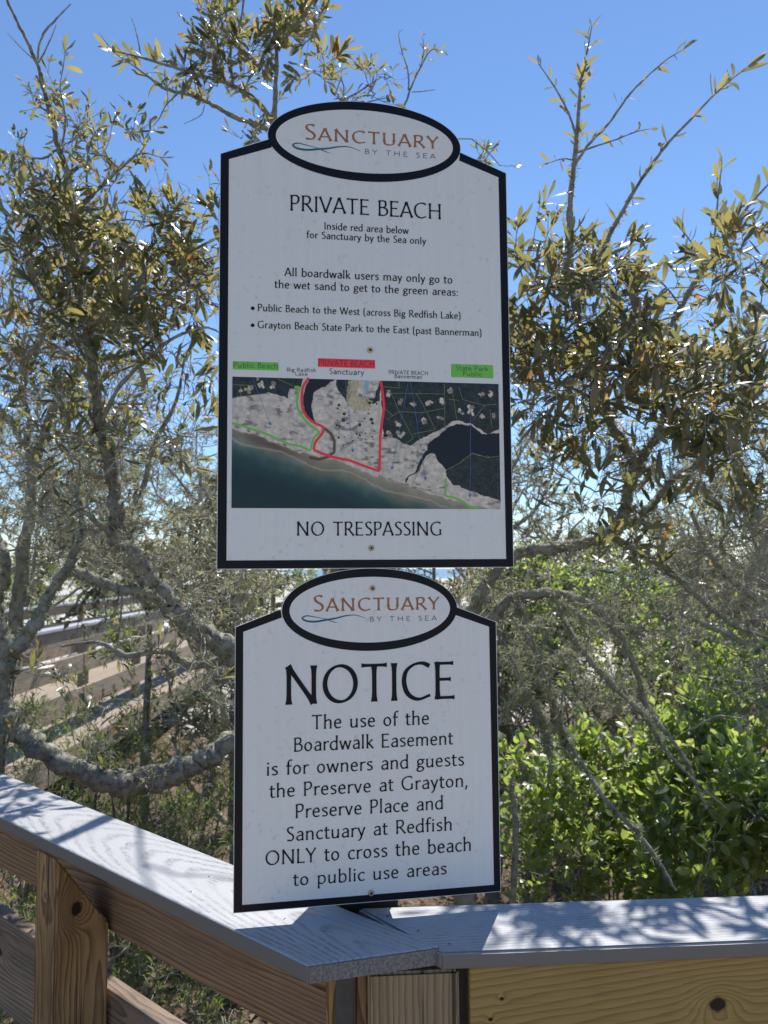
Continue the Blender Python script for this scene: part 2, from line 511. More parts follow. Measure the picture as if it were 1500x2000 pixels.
# left end of the right cap is cut to follow the left cap's far edge with a thin wedge gap
import bmesh
zt = -0.0035
near = lambda t: R0 + dR * t
poly = [np.array([0.077, 1.149]), near(2.4), near(2.4) + nR * WR, np.array([-0.048, 1.299])]
cR = np.array([0.55, 1.25])
Rm = np.array([[dR[0], dR[1]], [-dR[1], dR[0]]])
loc = [Rm @ (q - cR) for q in poly]
bm = bmesh.new()
vb = [bm.verts.new((q[0], q[1], -0.024)) for q in loc]; vt = [bm.verts.new((q[0], q[1], 0)) for q in loc]
bm.faces.new(vt); bm.faces.new(vb[::-1])
for i in range(4): bm.faces.new((vb[i], vb[(i + 1) % 4], vt[(i + 1) % 4], vt[i]))
bmesh.ops.bevel(bm, geom=bm.edges[:], offset=0.0035, segments=3, affect='EDGES')
me = bpy.data.meshes.new('cap_board'); bm.to_mesh(me); bm.free(); me.materials.append(CAP2)
cap_r = place('cap_board', me, (*cR, Z0 + zt), dR, rr)
tag(cap_r, 'grey composite cap board with fine straight grain')

def world_screws(me, pts, parent, rots=None):
    for i, p in enumerate(pts):
        o = bpy.data.objects.new('screw', me)
        o.matrix_world = Matrix.Translation(Vector(p)) if rots is None else Matrix.Translation(Vector(p)) @ rots
        link(o); o.parent = parent; o.matrix_parent_inverse = parent.matrix_world.inverted()


bpy.context.view_layer.update()
sm = screw_mesh(0.0032, 0.0006)
world_screws(sm, [(0.002, 1.268, Z0 + zt), (0.048, 1.218, Z0 + zt), (0.092, 1.176, Z0 + zt), (0.267, 1.205, Z0 + zt), (0.55, 1.25, Z0 + zt)], cap_r)
world_screws(sm, [tuple(A + dL * .13 + nL * .075) + (Z0,), tuple(A + dL * .33 + nL * .04) + (Z0,), tuple(A + dL * .36 + nL * .10) + (Z0,), tuple(A + dL * .62 + nL * .09) + (Z0,)], cap_l)

# face board under the right cap
gb = near(0.855) + nR * 0.034
me = box_mesh('face_board', 1.83, 0.038, 0.108, W_GOLD, 0.003, 2)
fb = place('face_board', me, (*gb, Z0 - 0.0285), dR, rr)
tag(fb, 'golden yellow pine board with a round dark knot hole')
rs = Matrix.Rotation(rad(90), 4, 'X')
bpy.context.view_layer.update()
world_screws(screw_mesh(0.0035, 0.0008), [tuple(near(-0.022) + nR * 0.0148) + (0.938,)], fb, rs)
me = box_mesh('lower_rail_board', 1.83, 0.038, 0.19, W_GOLD, 0.003, 2)
place('lower_rail_board', me, (*(near(0.93) + nR * 0.034), 0.76), dR, rr)
post('post', near(1.35) + nR * 0.10, dR, 0.09, 0.09, Z0 - 0.029, -0.75, W_POST2, rr)

# corner posts (two, with a dark joint), and strips coloured dark for the shaded board end and gap
post('corner_post', np.array([0.034, 1.2145]), dR, 0.132, 0.125, Z0 - 0.031, -0.75, W_POST2, rr)
pl = post('corner_post', np.array([-0.062, 1.225]), dR, 0.062, 0.115, Z0 - 0.031, -0.75, W_POSTV, rl)
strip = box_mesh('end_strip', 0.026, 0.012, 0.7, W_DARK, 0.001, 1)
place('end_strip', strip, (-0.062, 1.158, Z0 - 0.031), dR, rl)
back = box_mesh('gap_shade_strip', 0.024, 0.02, 0.7, W_DARK, 0.001, 1)
place('gap_shade_strip', back, (0.112, 1.20, Z0 - 0.031), dR, rr)

# landing deck underfoot, out of view, added to bounce sunlight onto the signs
W_DECK = wood('landing_deck_wood', (0.52, 0.43, 0.32), (0.36, 0.27, 0.18), 90, 0.03, -0.1, 0.01, 0.02, grey=0.3, greycol=(0.42, 0.38, 0.33), stain=0.15)
ld = empty('landing_deck', (0.0, -0.6, 0.0), 'wooden landing deck out of view inside the two near railings, added for its bounced sunlight', 'deck')
dk = box_mesh('deck_board', 7.0, 0.138, 0.036, W_DECK, 0.003, 1)
for i in range(34):
    o = bpy.data.objects.new('deck_board', dk)
    o.matrix_world = Matrix.Translation((0.3, 1.02 - i * 0.144, -0.002)) ; link(o); o.parent = ld; o.matrix_parent_inverse = Matrix.Translation(-ld.location)

# ================================================================== SIGN LETTERING
GL = {}
def g(ch, adv, *st): GL[ch] = (adv, st)
def el(cx, cy, rx, ry, n=14):
    return ('O', [(cx + rx * math.cos(2 * math.pi * k / n + .3), cy + ry * math.sin(2 * math.pi * k / n + .3)) for k in range(n)])
Lq = lambda *p: ('L', list(p)); Cq = lambda *p: ('C', list(p))
g('a', 50, Cq((12, 55), (24, 64), (36, 61), (41, 47)), Lq((41, 50), (41, 0)), Cq((41, 38), (27, 37), (14, 30), (10, 17), (17, 4), (29, 5), (41, 14)))
g('b', 55, Lq((12, 104), (12, 2)), Cq((12, 10), (22, 2), (36, 4), (46, 18), (46, 45), (38, 61), (25, 62), (12, 50)))
g('c', 44, Cq((41, 56), (32, 63), (20, 60), (10, 46), (9, 25), (16, 8), (28, 3), (42, 9)))
g('d', 55, Lq((44, 104), (44, 0)), Cq((44, 54), (33, 63), (20, 59), (9, 45), (9, 20), (18, 5), (31, 4), (44, 14)))
g('e', 49, Cq((11, 37), (28, 36), (41, 38), (37, 57), (26, 64), (13, 54), (9, 34), (13, 12), (26, 3), (43, 9)))
g('f', 32, Cq((35, 101), (25, 103), (16, 93), (14, 76)), Lq((14, 80), (14, 0)), Lq((3, 62), (31, 62)))
g('g', 50, el(25, 44, 15, 18), Cq((18, 28), (10, 18), (18, 9), (36, 5), (43, -8), (32, -24), (14, -24), (6, -13), (15, 4)), Lq((37, 58), (50, 62)))
g('h', 56, Lq((12, 104), (12, 0)), Cq((12, 48), (24, 61), (36, 62), (44, 50), (44, 30)), Lq((44, 36), (44, 0)))
g('i', 24, Lq((12, 64), (12, 0)), ('D', [(12, 86)]))
g('j', 24, Lq((12, 64), (12, -20)), ('D', [(12, 86)]))
g('k', 50, Lq((12, 104), (12, 0)), Lq((42, 64), (13, 30)), Lq((19, 37), (46, 0)))
g('l', 24, Lq((12, 104), (12, 0)))
g('m', 86, Lq((12, 64), (12, 0)), Cq((12, 48), (23, 61), (35, 61), (43, 50), (43, 30)), Lq((43, 36), (43, 0)), Cq((43, 48), (54, 61), (66, 61), (74, 50), (74, 30)), Lq((74, 36), (74, 0)))
g('n', 56, Lq((12, 64), (12, 0)), Cq((12, 48), (24, 61), (36, 62), (44, 50), (44, 30)), Lq((44, 36), (44, 0)))
g('o', 54, el(27, 33, 18, 29))
g('p', 55, Lq((12, 64), (12, -32)), Cq((12, 52), (24, 62), (37, 60), (46, 45), (45, 18), (35, 5), (23, 4), (12, 12)))
g('q', 55, Lq((44, 64), (44, -32)), el(26, 33, 17, 29))
g('r', 37, Lq((12, 64), (12, 0)), Cq((12, 44), (20, 57), (28, 62), (38, 60)))
g('s', 42, Cq((36, 57), (25, 63), (13, 58), (11, 47), (21, 37), (32, 28), (35, 14), (25, 4), (8, 7)))
g('t', 34, Lq((14, 84), (14, 16)), Cq((14, 24), (15, 8), (23, 3), (33, 6)), Lq((3, 62), (32, 62)))
g('u', 56, Lq((12, 64), (12, 22)), Cq((12, 30), (14, 8), (25, 3), (36, 9), (44, 22)), Lq((44, 64), (44, 0)))
g('v', 48, Lq((6, 64), (24, 1)), Lq((42, 64), (24, 1)))
g('w', 72, Lq((6, 64), (20, 1)), Lq((36, 62), (20, 1)), Lq((36, 62), (52, 1)), Lq((67, 64), (52, 1)))
g('x', 46, Lq((6, 64), (40, 0)), Lq((40, 64), (6, 0)))
g('y', 47, Lq((6, 64), (25, 4)), Cq((42, 66), (33, 34), (24, 0), (16, -22), (5, -28)))
g('A', 66, Lq((33, 100), (62, 0)), Lq((33, 99), (4, 0)), Lq((15, 32), (51, 32)))
g('B', 57, Lq((12, 100), (12, 0)), Cq((12, 96), (33, 97), (43, 86), (41, 64), (28, 55), (12, 54)), Cq((12, 54), (34, 54), (49, 41), (49, 18), (35, 5), (12, 4)))
g('C', 72, Cq((66, 90), (50, 98), (30, 94), (13, 76), (9, 46), (18, 16), (40, 2), (67, 12)))
g('D', 72, Lq((12, 100), (12, 0)), Cq((12, 96), (36, 95), (56, 82), (63, 50), (55, 17), (34, 5), (12, 4)))
g('E', 54, Lq((12, 100), (12, 0)), Lq((10, 96), (48, 96)), Lq((12, 53), (42, 53)), Lq((10, 4), (50, 4)))
g('F', 50, Lq((12, 100), (12, 0)), Lq((10, 96), (46, 96)), Lq((12, 52), (38, 52)))
g('G', 76, Cq((66, 90), (50, 98), (30, 94), (13, 76), (9, 46), (18, 16), (40, 2), (64, 11)), Lq((64, 46), (64, 5)), )
g('H', 74, Lq((12, 100), (12, 0)), Lq((62, 100), (62, 0)), Lq((12, 53), (62, 53)))
g('I', 26, Lq((13, 100), (13, 0)))
g('K', 62, Lq((12, 100), (12, 0)), Lq((52, 100), (14, 50)), Lq((22, 56), (58, 0)))
g('L', 50, Lq((12, 100), (12, 0)), Lq((10, 4), (48, 4)))
g('N', 80, Lq((13, 98), (13, 0)), Lq((11, 100), (66, 2)), Lq((66, 100), (66, 0)))
g('O', 86, el(43, 50, 33, 47, 20))
g('P', 54, Lq((12, 100), (12, 0)), Cq((12, 96), (35, 97), (46, 84), (44, 60), (32, 47), (12, 46)))
g('R', 62, Lq((12, 100), (12, 0)), Cq((12, 96), (35, 97), (46, 84), (44, 62), (32, 49), (12, 48)), Lq((28, 49), (59, 0)))
g('S', 50, Cq((42, 91), (30, 98), (15, 92), (12, 75), (22, 58), (37, 44), (43, 25), (33, 5), (9, 7)))
g('T', 62, Lq((31, 97), (31, 0)), Lq((3, 96), (59, 96)))
g('U', 72, Lq((12, 100), (12, 34)), Cq((12, 42), (16, 12), (36, 3), (56, 12), (60, 42)), Lq((60, 36), (60, 100)))
g('V', 64, Lq((4, 100), (32, 1)), Lq((60, 100), (32, 1)))
g('W', 94, Lq((4, 100), (26, 1)), Lq((47, 98), (26, 1)), Lq((47, 98), (68, 1)), Lq((90, 100), (68, 1)))
g('Y', 60, Lq((4, 100), (30, 50)), Lq((56, 100), (30, 50)), Lq((30, 52), (30, 0)))
g(',', 24, Lq((13, 10), (6, -20)))
g(':', 24, ('D', [(12, 6)]), ('D', [(12, 56)]))
g('(', 32, Cq((27, 106), (14, 92), (11, 42), (13, -4), (26, -20)))
g(')', 32, Cq((5, 106), (18, 92), (21, 42), (19, -4), (6, -20)))
g('*', 40, ('D', [(16, 42)]))
g(' ', 30)


def glyph_strokes(ch):
    for typ, P in GL[ch][1]:
        if typ == 'D':
            yield 'D', np.array(P, float)
            continue
        P = np.array(P, float)
        if typ == 'L':
            t = np.linspace(0, 1, 9)[:, None]
            yield 'L', P[0] * (1 - t) + P[1] * t
        elif typ == 'C':
            q, _ = resample(np.c_[P, np.zeros(len(P))], np.zeros(len(P)), 5 * len(P))
            yield 'C', q[:, :2]
        else:
            k = len(P); n = 4 * k
            t = np.arange(n + 1) * k / n; i = t.astype(int) % k; f = (t % 1)[:, None]
            a, b2, c, d = P[(i - 1) % k], P[i], P[(i + 1) % k], P[(i + 2) % k]
            yield 'O', 0.5 * ((2 * b2) + (-a + c) * f + (2 * a - 5 * b2 + 4 * c - d) * f ** 2 + (-a + 3 * b2 - 3 * c + d) * f ** 3)


def text_mesh(name, s, u0, u1, v, cap, mat, thick=11.5, thin=6.0, flare=0.45, caps2=None, sp=0.0, z=0.0, dot=7.5, spw=30):
    """lettering as flat strips between u0 and u1 on baseline v; caps2 = size of the small capitals after the first letter"""
    k = cap / 100.0
    items = []; x = 0
    for i, ch in enumerate(s):
        sc = 1.0 if (caps2 is None or i == 0) else caps2
        adv = (GL[ch][0] if ch != ' ' else spw) * sc + sp
        items.append((ch, x, sc)); x += adv
    first = GL[s[0]][1]; 
    lo = 8; hi = x - sp - 6
    sx = (u1 - u0) / ((hi - lo) * k)
    V = []; F = []; li = 0
    nib = rad(18)
    for ch, x0, sc in items:
        if ch == ' ': continue
        for typ, P in glyph_strokes(ch):
            li += 1
            zz = z + (li % 6) * 0.00002
            Q = np.empty_like(P)
            Q[:, 0] = u0 + (x0 + P[:, 0] * sc - lo) * k * sx
            Q[:, 1] = v + P[:, 1] * k * sc
            if typ == 'D':
                c = len(V); n = 12; r = dot * k
                for j in range(n): V.append((Q[0, 0] + r * math.cos(j * 2 * math.pi / n), Q[0, 1] + r * math.sin(j * 2 * math.pi / n), zz))
                F.append([c + j for j in range(n)])
                continue
            T = np.gradient(Q, axis=0); T /= np.linalg.norm(T, axis=1, keepdims=True) + 1e-9
            if typ == 'O': T[0] = T[-1] = (T[1] + T[-2]) / np.linalg.norm(T[1] + T[-2])
            th = np.arctan2(T[:, 1], T[:, 0])
            wd = (thin + (thick - thin) * np.abs(np.sin(th - nib)) ** 1.2) * k * (sc ** .5) / 2
            t = np.linspace(0, 1, len(Q))
            if typ == 'L': wd = wd * (1 - .10 * flare + flare * np.abs(2 * t - 1) ** 5)
            if typ == 'C': wd = wd * (1 + 0.3 * flare * np.abs(2 * t - 1) ** 8)
            Nn = np.c_[-T[:, 1], T[:, 0]]
            a = Q + Nn * wd[:, None]; b2 = Q - Nn * wd[:, None]
            c = len(V)
            for p, q in zip(a, b2): V.append((p[0], p[1], zz)); V.append((q[0], q[1], zz))
            for j in range(len(Q) - 1): F.append((c + 2 * j, c + 2 * j + 1, c + 2 * j + 3, c + 2 * j + 2))
    return pymesh(name, V, F, mat)


def lin(c): 
    c = np.asarray(c, float) / 255
    return np.where(c <= .04045, c / 12.92, ((c + .055) / 1.055) ** 2.4)
WREF = lin((160, 172, 186)) / 0.72
def ink(*c):
    v = np.clip(lin(c) / WREF, 0.004, 0.9); return tuple(float(q) for q in v)


def sign_white():
    m, nt = newmat('white_sign_face'); b = NB(nt)
    p = b.n('ShaderNodeTexCoord').outputs['Object']
    n1 = b.noise(p, 14, 5, 0.6); n2 = b.noise(p, 95, 3, 0.5)
    sp = b.ramp(n2, [(0.58, (0, 0, 0)), (0.70, (1, 1, 1))])
    pt = b.ramp(n1, [(0.45, (0, 0, 0)), (0.62, (1, 1, 1))])
    fac = b.math('MULTIPLY', b.math('MULTIPLY', sp, pt), 0.38)
    streak = b.noise(b.mapping(p, (130, 2.5, 1)), 1.0, 3)
    c = b.ramp(streak, [(0.3, (0.705, 0.705, 0.695)), (0.7, (0.735, 0.735, 0.725))])
    c = b.mix(fac, c, (0.33, 0.34, 0.35))
    b.out(b.principled(c, 0.42, None, 0.4))
    return m


M_WHITE = sign_white()
M_EDGE = plain('white_panel_edge', (0.6, 0.6, 0.6), 0.6)
M_BLACK = plain('black_vinyl_border', (0.0045, 0.005, 0.009), 0.5, 0.2, 200, spec=0.22)
M_INK = plain('black_lettering', (0.005, 0.005, 0.010), 0.5, spec=0.2)
M_BROWN = plain('bronze_lettering', ink(112, 82, 60), 0.5, spec=.25)
M_GREYT = plain('grey_lettering', ink(82, 78, 84), 0.5, spec=.25)
M_TEAL = plain('teal_swoosh', ink(20, 74, 96), 0.5, spec=.25)
M_GREEN = plain('green_print', ink(82, 152, 62), 0.5)
M_GTEXT = plain('dark_green_lettering', ink(35, 62, 45), 0.5)
M_RED = plain('red_print', ink(178, 42, 58), 0.5)
M_RTEXT = plain('dark_red_lettering', ink(95, 25, 38), 0.5)
M_BLUE = plain('blue_arrow_print', ink(52, 92, 150), 0.5)
M_YEL = plain('parcel_line_print', ink(88, 102, 62), 0.5)
M_BRASS = plain('weathered_screw', (0.46, 0.37, 0.20), 0.45, 0.35, 700, metal=0.35)


def build_sign(name, origin, yaw, W, sh, jx, jy, t, ec, ea, eb, ia, ib, label, bot_t, group):
    """origin = middle of the bottom edge; local x right, y up, z towards the viewer"""
    root = empty(name, origin, label, 'sign', group)
    ax = Vector((math.cos(yaw), math.sin(yaw), 0)); ay = Vector((0, 0, 1)); az = ax.cross(ay)
    root.rotation_euler = Matrix(((ax.x, ay.x, az.x), (ax.y, ay.y, az.y), (ax.z, ay.z, az.z))).to_euler()
    ex, ey = ec
    a0 = math.asin(max(-1, min(1, (jy - ey) / eb)))
    n = 44
    def outline(g):
        aa, bb = ea + g, eb + g
        pts = [(-W - g, -g), (-W - g, sh + g * .6)]
        for k in range(n + 1):
            th = math.pi - a0 - (math.pi - 2 * a0) * k / n
            pts.append((ex + aa * math.cos(th), ey + bb * math.sin(th)))
        pts += [(W + g, sh + g * .6), (W + g, -g)]
        return pts
    # panel with thickness
    o = outline(0.0009); T = 0.005
    bm = bmesh.new()
    vf = [bm.verts.new((x, y, 0)) for x, y in o]; vb = [bm.verts.new((x, y, -T)) for x, y in o]
    bm.faces.new(vf[::-1]); bm.faces.new(vb)
    for i in range(len(o)):
        j = (i + 1) % len(o); fc = bm.faces.new((vf[i], vf[j], vb[j], vb[i])); fc.material_index = 1
    bmesh.ops.recalc_face_normals(bm, faces=bm.faces[:])
    me = bpy.data.meshes.new('panel'); bm.to_mesh(me); bm.free(); me.materials.append(M_WHITE); me.materials.append(M_EDGE)
    panel = obj('panel', me, root)
    # black border, a thin vinyl layer
    z = 0.0003
    out_ = [(-jx, jy), (-W, sh), (-W, 0), (W, 0), (W, sh), (jx, jy)]
    in_ = [(-jx + .002, jy - t * 1.10), (-W + t, sh - t * .62), (-W + t * 1.08, bot_t), (W - t * .92, bot_t), (W - t, sh - t * .62), (jx - .002, jy - t * 1.10)]
    V = [(x, y, z) for x, y in out_] + [(x, y, z) for x, y in in_]
    F = [(i, i + 1, 6 + i + 1, 6 + i) for i in range(5)]
    F = [f[::-1] for f in F]
    obj('border', pymesh('border', V, F, M_BLACK), root)
    V = []; F = []; n2 = 96
    for k in range(n2):
        th = 2 * math.pi * k / n2
        V.append((ex + ea * math.cos(th), ey + eb * math.sin(th), z * 1.6)); V.append((ex + ia * math.cos(th), ey + ib * math.sin(th), z * 1.6))
    for k in range(n2):
        j = (k + 1) % n2; F.append((2 * k, 2 * j, 2 * j + 1, 2 * k + 1))
    obj('oval_border', pymesh('oval_border', V, F, M_BLACK), root)
    # white oval face slightly proud of the body
    V = [(ex + ia * 1.002 * math.cos(2 * math.pi * k / n2), ey + ib * 1.002 * math.sin(2 * math.pi * k / n2), z * 1.3) for k in range(n2)]
    obj('oval_face', pymesh('oval_face', V, [tuple(range(n2))], M_WHITE), root)
    return root


def letters(root, s, u0, u1, v, cap, mat=None, parent=None, **kw):
    o = obj('lettering', text_mesh('lettering', s, u0, u1, v, cap, mat or M_INK, z=kw.pop('zz', 0.0006), **kw), parent or root)
    return o


def swoosh(root, x0, x1, y0, hh):
    """blue ribbon loop of the emblem"""
    pts = np.array([(0.40, 0.50), (0.22, 0.80), (0.07, 1.0), (0.0, 0.72), (0.06, 0.36), (0.2, 0.24), (0.36, 0.42), (0.52, 0.62), (0.68, 0.92), (0.84, 0.98), (1.0, 0.55)])
    q, _ = resample(np.c_[pts, np.zeros(len(pts))], np.zeros(len(pts)), 60)
    q = q[:, :2]; Q = np.c_[x0 + q[:, 0] * (x1 - x0), y0 + q[:, 1] * hh]
    t = np.linspace(0, 1, 60); wd = (0.2 + 0.8 * np.sin(math.pi * np.clip(t * 1.0, 0, 1)) ** 1.3) * hh * 0.125
    T = np.gradient(Q, axis=0); T /= np.linalg.norm(T, axis=1, keepdims=True); N = np.c_[-T[:, 1], T[:, 0]]
    V = []; F = []
    for i in range(60):
        a = Q[i] + N[i] * wd[i]; b_ = Q[i] - N[i] * wd[i]; z = 0.0006 + i * 1e-6
        V += [(a[0], a[1], z), (b_[0], b_[1], z)]
        if i: F.append((2 * i - 2, 2 * i - 1, 2 * i + 1, 2 * i))
    # lower tail crossing under the loop
    t2 = np.array([(0.36, 0.62), (0.42, 0.36), (0.5, 0.14), (0.56, 0.0)])
    q, _ = resample(np.c_[t2, np.zeros(4)], np.zeros(4), 14)
    Q = np.c_[x0 + q[:, 0] * (x1 - x0), y0 + q[:, 1] * hh]; T = np.gradient(Q, axis=0); T /= np.linalg.norm(T, axis=1, keepdims=True); N = np.c_[-T[:, 1], T[:, 0]]
    b0 = len(V)
    for i in range(14):
        w_ = hh * 0.05 * math.sin(math.pi * (i + .5) / 14)
        a = Q[i] + N[i] * w_; b_ = Q[i] - N[i] * w_
        V += [(a[0], a[1], 0.0007), (b_[0], b_[1], 0.0007)]
        if i: F.append((b0 + 2 * i - 2, b0 + 2 * i - 1, b0 + 2 * i + 1, b0 + 2 * i))
    obj('wave_emblem', pymesh('wave_emblem', V, F, M_TEAL), root)


def sign_screw(root, u, v, r=0.0047):
    n = 16; V = []; F = []
    prof = [(r, 0.0), (r, 0.0008), (r * .8, 0.0022), (r * .42, 0.0027), (r * .38, 0.0012)]
    for q, z in prof:
        for k in range(n): V.append((q * math.cos(k * 2 * math.pi / n), q * math.sin(k * 2 * math.pi / n), z))
    for j in range(4):
        for k in range(n): F.append((j * n + k, j * n + (k + 1) % n, (j + 1) * n + (k + 1) % n, (j + 1) * n + k))
    F.append(tuple(4 * n + k for k in range(n)))
    me = pymesh('screw', V, F, M_BRASS, True); me.materials.append(M_HOLE)
    for k in range(n): me.polygons[3 * n + k].material_index = 1
    me.polygons[4 * n].material_index = 1
    o = obj('screw', me, root); o.location = (u, v, 0.0006)


s1 = build_sign('private_beach_sign', (-0.0247, 1.2627, 1.6206), 0.1433, 0.2445, 0.687, 0.163, 0.7188, 0.0134,
                (-0.002, 0.7258), 0.1654, 0.0703, 0.1521, 0.0556,
                'upper white sign reading PRIVATE BEACH with black border, oval crest and an aerial map', 0.0133, 'notice signs on the dark post')
LG = dict(thick=16, thin=7.5, flare=0.8)
letters(s1, 'SANCTUARY', -0.1045, 0.1222, 0.7222, 0.0272, M_BROWN, caps2=0.80, sp=6, **LG)
letters(s1, 'BY THE SEA', -0.0035, 0.1187, 0.7040, 0.0088, M_GREYT, thick=14, thin=11.5, flare=0, sp=26, spw=34)
swoosh(s1, -0.1257, -0.0112, 0.7005, 0.0140)
letters(s1, 'PRIVATE BEACH', -0.1290, 0.1272, 0.5966, 0.0273, thick=12, thin=6.5, flare=0.6, spw=34, sp=2)
SM = dict(thick=14, thin=8.5, flare=0.35, sp=2, spw=32)
letters(s1, 'Inside red area below', -0.0725, 0.0700, 0.5676, 0.0122, **SM)
letters(s1, 'for Sanctuary by the Sea only', -0.1018, 0.1001, 0.5510, 0.0121, **SM)
letters(s1, 'All boardwalk users may only go to', -0.1378, 0.1455, 0.4842, 0.0140, **SM)
letters(s1, 'the wet sand to get to the green areas:', -0.1546, 0.1552, 0.4630, 0.0136, **SM)
letters(s1, '*', -0.1921, -0.1879, 0.4215, 0.0130, dot=24)
letters(s1, 'Public Beach to the West (across Big Redfish Lake)', -0.1820, 0.1593, 0.4228, 0.0119, **SM)
letters(s1, '*', -0.1921, -0.1879, 0.3930, 0.0130, dot=24)
letters(s1, 'Grayton Beach State Park to the East (past Bannerman)', -0.1820, 0.1956, 0.3943, 0.0119, **SM)
letters(s1, 'NO TRESPASSING', -0.1175, 0.1212, 0.0528, 0.0228, thick=12.5, thin=6.5, flare=0.6, spw=40, sp=2)
for (u, v) in ((0.0033, 0.3631), (0.0034, 0.0321)): sign_screw(s1, u, v)

def patch(root, name, u0, v0, u1, v1, mat, z=0.0004, lab=None):
    o = obj(name, pymesh(name, [(u0, v0, z), (u1, v0, z), (u1, v1, z), (u0, v1, z)], [(0, 1, 2, 3)], mat), root)
    if lab: o['label'] = lab
    return o


HV = dict(thick=10.5, thin=9.5, flare=0.0, sp=2)
p_ = patch(s1, 'green_tab', -0.2223, 0.3240, -0.1484, 0.3375, M_GREEN, lab='green tab reading Public Beach')
letters(s1, 'Public Beach', -0.2209, -0.1500, 0.3272, 0.0090, M_GTEXT, parent=p_, **HV)
letters(s1, 'Big Redfish', -0.1345, -0.0872, 0.3232, 0.0063, **HV)
letters(s1, 'Lake', -0.1209, -0.1014, 0.3165, 0.0063, **HV)
p_ = patch(s1, 'red_tab', -0.0838, 0.3325, 0.0115, 0.3470, M_RED, lab='red tab reading PRIVATE BEACH')
letters(s1, 'PRIVATE BEACH', -0.0825, 0.0101, 0.3348, 0.0101, M_RTEXT, parent=p_, **HV)
letters(s1, 'Sanctuary', -0.0648, -0.0078, 0.3207, 0.0094, **HV)
letters(s1, 'PRIVATE BEACH', 0.0348, 0.1015, 0.3238, 0.0066, **HV)
letters(s1, 'Bannerman', 0.0449, 0.0912, 0.3171, 0.0066, **HV)
p_ = patch(s1, 'green_tab', 0.1418, 0.3218, 0.2153, 0.3445, M_GREEN, lab='green tab reading State Park Public')
letters(s1, 'State Park', 0.1499, 0.2061, 0.3337, 0.0082, M_GTEXT, parent=p_, **HV)
letters(s1, 'Public', 0.1625, 0.1948, 0.3243, 0.0082, M_GTEXT, parent=p_, **HV)

# ---- the printed aerial map: colours painted per vertex on a flat sheet
U0, U1, V0, V1 = -0.2229, 0.2243, 0.0974, 0.3120
def mu(x, y): return (U0 + (x - 8) / 1459 * (U1 - U0), V1 - (y - 38) / 694 * (V1 - V0))


def inpoly(X, Y, poly):
    r = np.zeros(X.shape, bool); n = len(poly)
    for i in range(n):
        x1, y1 = poly[i]; x2, y2 = poly[(i + 1) % n]
        if y1 == y2: continue
        c = ((y1 > Y) != (y2 > Y)) & (X < (x2 - x1) * (Y - y1) / (y2 - y1) + x1)
        r ^= c
    return r


def vnoise(X, Y, s, seed):
    r = np.random.default_rng(seed); G = r.random((64, 128))
    x = X / s; y = Y / s; i = np.floor(x).astype(int); j = np.floor(y).astype(int); fx = x - i; fy = y - j
    fx = fx * fx * (3 - 2 * fx); fy = fy * fy * (3 - 2 * fy)
    q = lambda a, b_: G[b_ % 64, a % 128]
    return (q(i, j) * (1 - fx) + q(i + 1, j) * fx) * (1 - fy) + (q(i, j + 1) * (1 - fx) + q(i + 1, j + 1) * fx) * fy


def fbm(X, Y, s, seed): return (vnoise(X, Y, s, seed) + .5 * vnoise(X, Y, s / 2, seed + 1) + .25 * vnoise(X, Y, s / 4, seed + 2)) / 1.75


